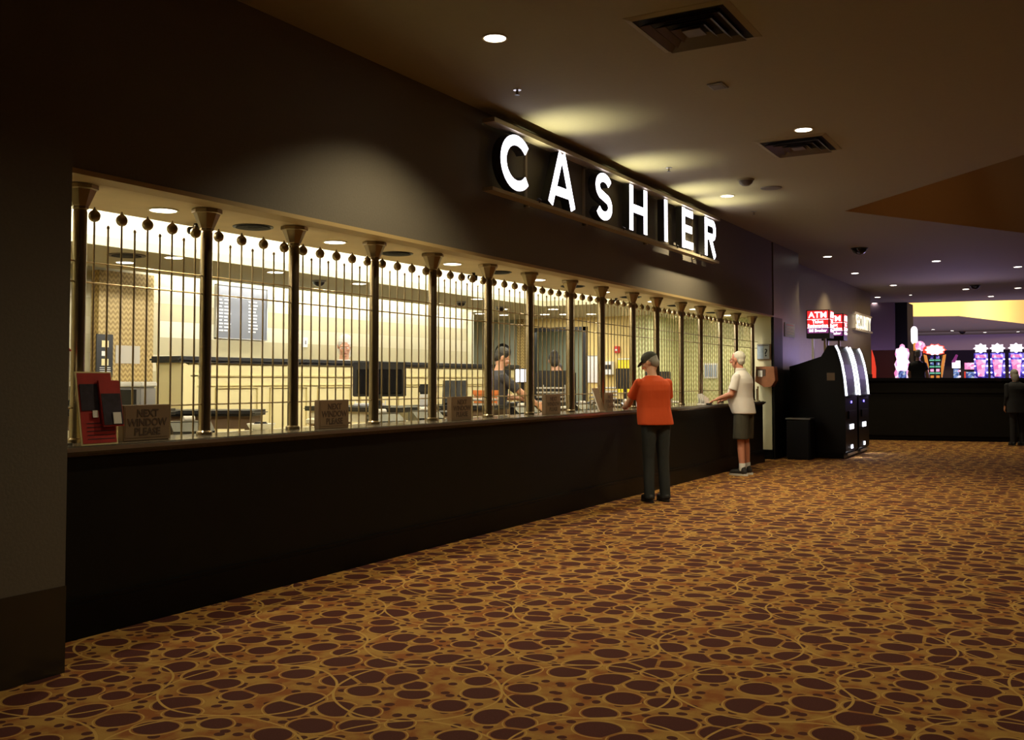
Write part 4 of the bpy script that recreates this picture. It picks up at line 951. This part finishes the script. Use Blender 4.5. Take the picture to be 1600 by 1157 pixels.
def person(loc, heading, label, H=1.75, lean=0.0, head_yaw=0.0, head_pitch=0.0, skin='skin', shirt='whiteshirt', sleeve=0.55, pants='jeans', pants_to='ankle',
           belly=0.0, hair='darkhair', hair_style='short', cap=False, glasses=False, arms=None, curl=(0.5, 0.5), legs=None, hem=0.90, shoes=True, low=False, collar=False, broad=1.0, palms=None, socks=False):
    """standing figure built facing local +y; arms = ((elbow, wrist) left, (elbow, wrist) right) in metres for a 1.75 m body"""
    k = H / 1.75
    t = thing('person', loc, label, 'person', local=True, rotz=heading)
    def P(x, y, z): return Vector((x, y, z)) * k
    hip = 0.93
    def T(x, y, z):                                           # torso point with the forward lean applied about the hips
        v = Vector((x, y, z - hip)); v = Matrix.Rotation(-lean, 3, 'X') @ v; return Vector((v.x, v.y, v.z + hip)) * k
    b = broad
    shl, shr = T(-0.165 * b, -0.01, 1.378), T(0.165 * b, -0.01, 1.378)
    nb, nt_ = T(0, -0.01, 1.44), T(0, 0.015, 1.54); hc = T(0, 0.035, 1.635)
    if legs is None: legs = ((V(-0.10, 0.01, 0.50), V(-0.12, -0.02, 0.09)), (V(0.10, 0.03, 0.50), V(0.12, 0.02, 0.09)))
    legs = [(p * k, q * k) for p, q in legs]
    if arms is None: arms = ((V(-0.23, 0.02, 1.13), V(-0.22, 0.12, 0.90)), (V(0.23, 0.02, 1.13), V(0.22, 0.12, 0.90)))
    arms = [(p * k, q * k) for p, q in arms]
    def torso(mb, g=0.0, low_z=0.90, flare=0.0):
        rows = [(low_z, .168 + flare, .118 + flare), (1.00, .160 + flare * .6, .114 + flare * .6), (1.10, .154, .110), (1.20, .158, .114), (1.30, .168, .118), (1.365, .172, .110), (1.41, .150, .094), (1.445, .105, .074), (1.475, .064, .058)]
        n = 28; vs = []
        for z, rx, ry in rows:
            bl = belly * math.exp(-((z - 1.10) / 0.16) ** 2); c = T(0, bl * 0.55 - (0.012 if z > 1.2 else 0), z)
            gg = g * (1 if z < 1.42 else 0.55)
            for i in range(n):
                ca, sa = math.cos(2 * PI * i / n), math.sin(2 * PI * i / n)
                vs.append((c.x + math.copysign(abs(ca) ** 0.85, ca) * (rx + gg + bl * 0.25) * b * k, c.y + math.copysign(abs(sa) ** 0.85, sa) * (ry + gg + bl * 0.55) * k, c.z))
        m_ = len(rows)
        fs = [(r * n + i, r * n + (i + 1) % n, (r + 1) * n + (i + 1) % n, (r + 1) * n + i) for r in range(m_ - 1) for i in range(n)] + [tuple(range(n))[::-1], tuple(range((m_ - 1) * n, m_ * n))]
        mb.add(vs, fs)
    hd = Matrix.Rotation(head_yaw, 3, 'Z') @ Matrix.Rotation(-head_pitch, 3, 'X')
    def Hh(x, y, z): return hc + (hd @ Vector((x, y, z))) * k
    def hell(mb, x, y, z, rx, ry, rz, seg=16): mb.ell(Hh(x, y, z), rx * k, ry * k, rz * k, rot=hd.to_euler(), seg=seg)
    body = MB()
    torso(body)
    body.cap(nb, nt_, 0.058 * k, 0.052 * k); body.cap(nt_, Hh(0, -0.01, -0.06), 0.052 * k, 0.055 * k)
    hell(body, 0, -0.012, 0.03, 0.074, 0.092, 0.088); hell(body, 0, 0.018, -0.035, 0.060, 0.072, 0.078); hell(body, 0, 0.055, -0.092, 0.028, 0.026, 0.022)
    hell(body, 0, 0.078, 0.022, 0.050, 0.018, 0.014); body.cap(Hh(0, 0.088, 0.012), Hh(0, 0.112, -0.026), 0.009 * k, 0.014 * k)
    hell(body, 0, 0.086, -0.058, 0.024, 0.012, 0.011)
    for sx in (-1, 1): hell(body, sx * 0.077, -0.008, -0.008, 0.012, 0.022, 0.034); hell(body, sx * 0.038, 0.066, -0.022, 0.024, 0.02, 0.02)
    for i, ((el, wr), sh) in enumerate(zip(arms, (shl, shr))):
        body.ell(sh, 0.050 * k, 0.050 * k, 0.050 * k); body.cap(sh, el, 0.047 * k, 0.039 * k); body.cap(el, el + (wr - el) * 0.35, 0.041 * k, 0.041 * k); body.cap(el + (wr - el) * 0.35, wr, 0.041 * k, 0.026 * k)
        pn = (palms[i] if palms else ((1, 0, -0.3) if i == 0 else (-1, 0, -0.3)))
        hand(body, wr, (wr - el), pn, -1 if i == 0 else 1, curl[i], k)
    if not low:
        for i, (kn, an) in enumerate(legs):
            h_ = P(-0.09 if i == 0 else 0.09, 0, 0.93)
            body.cap(h_, kn, 0.080 * k, 0.052 * k); body.cap(kn, kn + (an - kn) * 0.3, 0.050 * k, 0.054 * k); body.cap(kn + (an - kn) * 0.3, an, 0.054 * k, 0.036 * k)
            body.cap(an + V(0, 0, -0.03) * k, an + V(0, 0.12, -0.055) * k, 0.033 * k, 0.025 * k)
    me = solid(body, 0.0075, 2); link('body', me, skin, t, 'all')
    # shirt
    sm = MB(); torso(sm, 0.013, hem, 0.012)
    for (el, wr), sh in zip(arms, (shl, shr)):
        sm.ell(sh, 0.062 * k, 0.062 * k, 0.062 * k)
        if sleeve <= 1.0:
            e = sh + (el - sh) * sleeve; sm.cyl(sh, e, 0.060 * k, 0.064 * k, 16)
        else: sm.cap(sh, el, 0.062 * k, 0.052 * k); sm.cyl(el, el + (wr - el) * 0.92, 0.052 * k, 0.038 * k, 14)
    link('shirt', solid(sm, 0.009, 4), shirt, t, 'all')
    if collar:
        MB().lathe([(0.066 * k, 0), (0.078 * k, 0.0), (0.070 * k, 0.045 * k), (0.062 * k, 0.05 * k)], T(0, 0.0, 1.465), n=20).build('collar', shirt, t, True)
    if not low:
        pm = MB(); pm.ell(P(0, 0, 0.95), 0.172 * b * k, 0.122 * k, 0.12 * k)
        for i, (kn, an) in enumerate(legs):
            h_ = P(-0.085 if i == 0 else 0.085, 0, 0.91)
            if pants_to == 'ankle': pm.cap(h_, kn, 0.098 * k, 0.070 * k); pm.cyl(kn, an + V(0, 0.0, -0.055) * k, 0.070 * k, 0.062 * k, 18)
            else: pm.cyl(h_ + V(0, 0, 0.03), h_ + (kn - h_) * 0.98, 0.105 * k, 0.108 * k, 18)
        link('trousers' if pants_to == 'ankle' else 'shorts', solid(pm, 0.010, 3), pants, t, 'all')
        if shoes:
            for i, (kn, an) in enumerate(legs):
                fx, fy = an.x, an.y
                so = MB(); pts = []
                for j in range(24):
                    a = 2 * PI * j / 24; pts.append((fx + 0.048 * k * math.cos(a) * (1 if math.sin(a) > 0 else 0.85), fy + 0.055 * k + 0.145 * k * math.sin(a)))
                up = MB(); up.cap(V(fx, fy - 0.03 * k, 0.055 * k), V(fx, fy + 0.15 * k, 0.045 * k), 0.043 * k, 0.036 * k); up.cap(V(fx, fy - 0.02 * k, 0.05 * k), V(fx, fy - 0.01 * k, 0.10 * k), 0.045 * k, 0.045 * k)
                up.v = [Vector((v.x, v.y, max(v.z, 0.015))) for v in up.v]
                sh_ = link('shoe', solid(up, 0.010, 2), 'shoe', t, 'all')
                so.prism(pts, 0.0, 0.028 * k).build('sole', 'sole' if socks else 'shoe', sh_)
                if socks: MB().lathe([(0.043 * k, 0.07 * k), (0.045 * k, 0.10 * k), (0.043 * k, 0.17 * k), (0.040 * k, 0.175 * k)], (fx, fy, 0), n=18).build('sock', 'sole', t, True)
    # face details
    for sx in (-1, 1):
        e = MB(); hell(e, sx * 0.030, 0.077, 0.0, 0.013, 0.008, 0.008, 10); e.build('eye', 'eyewhite', t, True)
        e = MB(); hell(e, sx * 0.030, 0.0835, 0.0, 0.005, 0.003, 0.005, 8); e.build('iris', 'darkhair', t, True)
    e = MB(); hell(e, 0, 0.094, -0.058, 0.021, 0.006, 0.006, 10); e.build('lips', 'lips', t, True)
    # hair, cap, glasses
    hm = MB()
    if hair_style == 'short': hell(hm, 0, -0.022, 0.040, 0.083, 0.094, 0.090); hell(hm, 0, -0.055, -0.01, 0.072, 0.058, 0.075)
    elif hair_style == 'receding': hell(hm, 0, -0.035, 0.038, 0.082, 0.088, 0.088); hell(hm, 0, -0.055, -0.015, 0.074, 0.055, 0.07)
    elif hair_style == 'long': hell(hm, 0, -0.025, 0.04, 0.088, 0.10, 0.094); hell(hm, 0, -0.06, -0.06, 0.085, 0.065, 0.13)
    elif hair_style == 'bun': hell(hm, 0, -0.025, 0.04, 0.088, 0.10, 0.094); hell(hm, 0, -0.06, -0.02, 0.08, 0.06, 0.09); hell(hm, 0, -0.08, 0.105, 0.045, 0.045, 0.04)
    link('hair', solid(hm, 0.008, 2), hair, t, 'all')
    if cap:
        cm = MB(); hell(cm, 0, -0.012, 0.058, 0.090, 0.104, 0.078)
        c0_ = link('cap', solid(cm, 0.008, 2), 'cap', t, 'all')
        bm_ = MB(); pts = [(-0.075, 0.05), (0.075, 0.05)] + [(0.075 * math.cos(a), 0.06 + 0.10 * math.sin(a)) for a in [PI * j / 10 for j in range(11)]]
        pv = [Hh(x, y, 0.052 - 0.35 * max(0, y - 0.05)) for x, y in pts]; n_ = len(pv)
        bm_.add(pv + [p + V(0, 0, 0.008) for p in pv], [tuple(range(n_))[::-1], tuple(range(n_, 2 * n_))] + [(i, (i + 1) % n_, n_ + (i + 1) % n_, n_ + i) for i in range(n_)])
        bm_.build('visor', 'cap', c0_)
    if glasses:
        gm = MB()
        for sx in (-1, 1):
            ring = [Hh(sx * 0.033 + 0.024 * math.cos(a), 0.098, 0.0 + 0.018 * math.sin(a)) for a in [2 * PI * j / 14 for j in range(15)]]
            gm.tube(ring, 0.0022, 6); gm.cyl(Hh(sx * 0.057, 0.096, 0.004), Hh(sx * 0.080, -0.005, 0.006), 0.0026, n=6)
        gm.cyl(Hh(-0.010, 0.099, 0.002), Hh(0.010, 0.099, 0.002), 0.0022, n=6); gm.build('glasses', 'redcard', t)
    return t
def heading(fx, fy): return math.atan2(-fx, fy)

# the man in the orange T-shirt, back to the camera, left forearm on the counter
person((0.47, 11.0, 0), heading(-0.74, 0.67), 'man in orange-red T-shirt, dark cap and jeans leaning at the counter', H=1.76, lean=0.16, head_yaw=0.75, head_pitch=0.42,
       skin='skin', shirt='orangeshirt', pants='jeans', cap=True, hair='greyhair', hem=0.895, broad=1.12, belly=0.05, sleeve=0.66,
       arms=((V(-0.24, 0.24, 1.13), V(-0.17, 0.48, 1.11)), (V(0.235, 0.14, 1.12), V(0.215, 0.20, 0.90))), curl=(0.9, 0.4), palms=((0.7, 0, -0.7), (-1, 0, 0)),
       legs=((V(-0.09, 0.01, 0.50), V(-0.10, -0.03, 0.09)), (V(0.09, 0.00, 0.50), V(0.10, -0.04, 0.09))))
# the white-haired man in profile at the far end of the counter
person((0.42, 14.72, 0), heading(-0.985, 0.17), 'white-haired man in white polo, glasses and olive shorts at the counter', H=1.86, lean=0.09, head_yaw=0.0, head_pitch=0.12,
       skin='skinr', shirt='whiteshirt', pants='shorts', pants_to='knee', glasses=True, hair='whitehair', hair_style='receding', hem=0.865, belly=0.09, sleeve=0.75, collar=True, socks=True, broad=1.02,
       arms=((V(-0.23, 0.08, 1.14), V(-0.17, 0.325, 1.07)), (V(0.23, 0.10, 1.14), V(0.16, 0.34, 1.07))), curl=(0.35, 0.35), palms=((0.2, 0, -1), (-0.2, 0, -1)))
# tellers
person((-1.62, 10.78, 0), heading(0.55, 0.83), 'dark-haired teller in charcoal shirt looking down behind the sixth window', H=1.84, lean=0.12, head_yaw=-0.35, head_pitch=0.5,
       shirt='darkshirt', pants='blackshirt', hair='darkhair', sleeve=0.7, hem=0.86, arms=((V(-0.22, 0.22, 1.15), V(-0.12, 0.42, 1.13)), (V(0.24, 0.28, 1.18), V(0.18, 0.50, 1.06))))
person((-2.40, 13.95, 0), heading(-0.45, 0.9), 'teller with dark pinned-up hair seen from behind above the black office chair', H=1.86, lean=0.05, head_yaw=0.1, head_pitch=0.2,
       shirt='blackshirt', pants='blackshirt', hair='darkhair', hair_style='bun', sleeve=1.2, hem=0.86)
person((-2.75, 14.75, 0), heading(0.5, -0.85), 'dark-haired teller facing the hall, half hidden behind the pinned-up hair', H=1.70, lean=0.0, head_pitch=0.2,
       shirt='darkshirt', pants='blackshirt', hair='darkhair', sleeve=0.6, hem=0.86)
person((-3.74, 10.40, 0), heading(0.75, -0.66), 'white-haired clerk in white shirt behind the long desk', H=2.02, lean=0.10, head_yaw=-0.2, head_pitch=0.35,
       skin='skin', shirt='whiteshirt', pants='blackshirt', hair='whitehair', hair_style='long', sleeve=1.2, hem=0.86, broad=0.9,
       arms=((V(-0.2, 0.05, 1.13), V(-0.18, 0.14, 0.92)), (V(0.2, 0.05, 1.13), V(0.18, 0.14, 0.92))))

# ------------------------------------------------------------------ security desk and the casino behind it
t = thing('security_desk', (0.5, 24.9, 0), 'long low dark security desk at the end of the hall', 'desk')
t.rotation_euler = (0, 0, 0)
a = math.atan2(25.5 - 24.83, 3.55 - 0.48)
MT = Matrix.Translation((0.30, 24.80, 0)) @ Matrix.Rotation(a, 4, 'Z')
MB().box(0, 0.03, 0.12, 3.62, 0.9, 1.12).move(MT).build('front_panel', 'counter', t); MB().box(0, 0.02, 1.12, 3.64, 0.03, 1.13).box(0, 0, 1.13, 3.64, 0.9, 1.40).move(MT).build('upper_panel', 'counter', t)
MB().box(0.02, 0.06, 0, 3.6, 0.86, 0.12).move(MT).build('kick_base', 'kick', t)
m = MB(); m.bbox(-0.06, -0.06, 1.40, 3.70, 0.95, 1.48, 0.015); m.move(MT).build('top', 'blackg', t, True)
t = thing('raised_platform', (1.5, 27.0, 0), 'low dark platform behind the security desk', 'platform')
MB().box(0.2, 26.9, 0, 4.6, 27.6, 0.44).build('deck', 'kick', t); MB().box(0.2, 26.88, 0.40, 4.6, 26.9, 0.44).build('nosing', 'brassd', t)
person((1.23, 27.2, 0.44), heading(0.2, 1), 'person in black T-shirt and jeans standing behind the security desk', H=1.76, head_yaw=0.3, shirt='blackshirt', pants='bluejeans', hair='greyhair', sleeve=0.6, hem=0.92)
person((3.62, 24.3, 0), heading(-0.5, 0.8), 'grey-haired person in black coat at the right end of the desk', H=1.66, lean=0.12, head_pitch=0.2, shirt='blackshirt', pants='blackshirt', hair='greyhair', hair_style='long', sleeve=1.2, hem=0.75, broad=1.25)

def star_top(mb, cx, cz, rx, rz, y0, y1, n=9, dip=0.78, jag=True):
    pts = []
    for i in range(2 * n):
        a = 2 * PI * i / (2 * n); r = 1.0 if i % 2 == 0 else dip
        pts.append((cx + rx * r * math.cos(a), cz + rz * r * math.sin(a)))
    return mb.prism(pts[::-1], y0, y1, 'xz')
def slot_cabinet(x0, x1, y, ztop, label, group=None, face='glowblue', name='slot_machine'):
    t = thing(name, ((x0 + x1) / 2, y, 0), label, 'slot machine', group)
    xc = (x0 + x1) / 2; w = x1 - x0
    MB().prism([(x0 + 0.03, 0), (x1 - 0.03, 0), (x1 - 0.02, 0.8), (x1 - 0.05, ztop), (x0 + 0.05, ztop), (x0 + 0.02, 0.8)], y + 0.02, y + 0.6, 'xz').build('cabinet', 'black', t)
    MB().box(x0 + 0.03, y - 0.15, 0.78, x1 - 0.03, y + 0.02, 0.9).build('button_deck', 'grey', t)
    return t, xc, w
def twin(x0, x1, y, label):
    t, xc, w = slot_cabinet(x0, x1, y, 2.15, label, 'three twin slot machines with white star tops')
    MB().box(x0 + 0.01, y - 0.005, 1.0, x1 - 0.01, y + 0.02, 2.12).build('blue_surround', 'glowblue', t)
    MB().prism([(xc - 0.07, 1.52), (xc + 0.07, 1.52), (xc + 0.12, 1.95), (xc - 0.12, 1.95)], y - 0.02, y - 0.005, 'xz').build('screen', 'glowpink', t)
    MB().prism([(xc - 0.13, 2.0), (xc + 0.13, 2.0), (xc + 0.12, 2.08), (xc - 0.12, 2.08)], y - 0.02, y - 0.005, 'xz').build('jackpot_panel', 'glowpink', t)
    MB().box(x0 + 0.05, y - 0.02, 1.05, x1 - 0.05, y - 0.005, 1.30).build('lower_screen', 'glowteal', t)
    star_top(MB(), xc, 2.24, w * 0.52, 0.13, y - 0.03, y + 0.06, 8, 0.72).build('star_topper', 'glowwhite', t)
    for z in (1.45, 1.62, 1.79, 1.96):
        for s_ in (-1, 1): MB().cyl((xc + s_ * w * 0.42, y - 0.03, z), (xc + s_ * w * 0.42, y - 0.005, z), 0.022, n=10).build('bulb', 'glowwhite', t)
    return t
twin(2.46, 2.80, 28.0, 'left one of the three twin slot machines with white star tops')
twin(2.84, 3.19, 28.0, 'middle one of the three twin slot machines with white star tops')
twin(3.26, 3.62, 28.0, 'right one of the three twin slot machines with white star tops')
# tall glowing white and pink machine
t, xc, w = slot_cabinet(0.60, 0.98, 28.0, 2.2, 'tall slot machine glowing white and pink at the left end of the desk')
pts = [(0.62, 1.0), (0.96, 1.0), (0.97, 1.5), (1.0, 1.62), (0.95, 1.72), (0.99, 1.85), (0.93, 1.98), (0.97, 2.12), (0.94, 2.26), (0.86, 2.28), (0.84, 2.36), (0.79, 2.39), (0.74, 2.36), (0.72, 2.28), (0.64, 2.26), (0.61, 2.12), (0.65, 1.98), (0.59, 1.85), (0.63, 1.72), (0.58, 1.62), (0.61, 1.5)]
MB().prism([(x - 0.05, z) for x, z in pts], 27.96, 28.02, 'xz').build('pink_outline', 'glowpink', t)
MB().prism([(0.62, 1.7), (0.86, 1.7), (0.87, 2.2), (0.74, 2.33), (0.61, 2.2)], 27.94, 27.96, 'xz').build('white_display', 'glowwhite', t)
MB().box(0.64, 27.94, 1.12, 0.84, 27.96, 1.68).build('blue_display', 'glowteal', t)
# machine with the white oval top and orange ball
t, xc, w = slot_cabinet(0.62, 0.98, 30.6, 2.3, 'slot machine with tall white oval top over an orange and pink ball')
MB().prism([(0.70 + 0.085 * math.cos(a), 2.72 + (0.13 if math.sin(a) > 0 else -0.13) + 0.13 * math.sin(a)) for a in [2 * PI * j / 24 for j in range(24)]], 30.5, 30.6, 'xz').build('oval_topper', 'glowwhite', t)
MB().ell((0.86, 30.5, 2.40), 0.14, 0.08, 0.15).build('pink_ball', 'glowpink', t, True); MB().box(0.68, 30.48, 2.28, 0.76, 30.5, 2.5).build('orange_panel', 'glowgold', t)
MB().box(0.94, 30.45, 2.2, 1.02, 30.47, 2.38).build('red_panel', 'glowred', t)
# machine with the star crown and golden wings
t, xc, w = slot_cabinet(1.36, 1.72, 28.0, 2.1, 'slot machine with pointed white crown and golden side wings')
star_top(MB(), 1.54, 2.22, 0.24, 0.14, 27.95, 28.03, 10, 0.78).build('crown_topper', 'glowwhite', t)
star_top(MB(), 1.54, 2.22, 0.28, 0.17, 28.03, 28.05, 10, 0.8).build('crown_rim', 'glowred', t)
for s_ in (-1, 1):
    MB().prism(sorted([(xc + s_ * 0.15, 1.5)], key=lambda p: p) + [(xc + s_ * 0.17, 1.5), (xc + s_ * 0.22, 1.8), (xc + s_ * 0.27, 2.1), (xc + s_ * 0.20, 2.08), (xc + s_ * 0.15, 1.8)], 27.95, 28.02, 'xz').build('gold_wing', 'glowgold', t)
MB().box(1.39, 27.98, 1.2, 1.69, 28.02, 2.08).build('blue_surround', 'blackg', t)
for r_ in range(4):
    for c_ in range(2): 
        MB().box(1.41 + 0.14 * c_, 27.96, 1.42 + 0.17 * r_, 1.53 + 0.14 * c_, 27.98, 1.46 + 0.17 * r_).build('reel_light', 'glowgreen', t)
        MB().box(1.43 + 0.14 * c_, 27.96, 1.48 + 0.17 * r_, 1.51 + 0.14 * c_, 27.98, 1.55 + 0.17 * r_).build('reel_picture', ('glowgold', 'glowpink', 'glowteal', 'glowblue')[r_], t)
# purple and white machine, low pink machine
t, xc, w = slot_cabinet(1.82, 2.04, 29.0, 1.95, 'narrow purple and white slot machine right of the golden wings')
MB().prism([(1.83, 1.9), (1.95, 2.12), (2.0, 2.1), (1.93, 1.9)], 28.95, 29.0, 'xz').build('purple_fin', 'atmpurple', t)
MB().box(1.85, 28.97, 1.75, 2.05, 29.0, 1.95).build('white_panel', 'glowwhite', t); MB().box(1.88, 28.97, 1.3, 2.02, 29.0, 1.73).build('screen', 'glowteal', t)
for z in (1.35, 1.5, 1.65): MB().box(2.0, 28.95, z, 2.06, 28.97, z + 0.05).build('side_light', 'glowpink', t)
t, xc, w = slot_cabinet(2.10, 2.40, 29.5, 1.7, 'low slot machine with a glowing pink panel')
MB().box(2.11, 29.46, 1.72, 2.38, 29.5, 1.90).build('pink_panel', 'glowpink', t); MB().box(2.14, 29.47, 1.3, 2.36, 29.5, 1.65).build('screen', 'glowteal', t); MB().box(2.10, 29.46, 1.3, 2.13, 29.5, 1.66).build('red_edge', 'glowred', t)
t = thing('glowing_sign', (-0.84, 33.0, 1.2), 'tall curved red light strip beside the mauve column', 'light')
MB().prism([(-0.90, 1.2), (-0.80, 1.2), (-0.78, 1.8), (-0.83, 2.15), (-0.90, 2.38)], 32.95, 33.05, 'xz').build('red_panel', 'glowred', t); MB().box(-0.92, 32.96, 0, -0.78, 33.1, 1.2).build('stand', 'black', t)
# darker rows of machines farther back
for i, x in enumerate((2.9, 3.6, 4.3, 5.0)):
    t, xc, w = slot_cabinet(x, x + 0.5, 36.0 + i * 0.0, 1.9, '%s machine from the left in the dim back row of the casino' % ORD[i], 'dim back row of slot machines')
    MB().box(x + 0.08, 35.97, 1.2, x + 0.42, 36.02, 1.75).build('screen', 'glowteal', t)
area('slot_glow', (2.2, 27.7, 2.0), 1.6, 30, (0.6, 0.45, 1.0), direction=(0, -1, 0.5), sy=1.0)
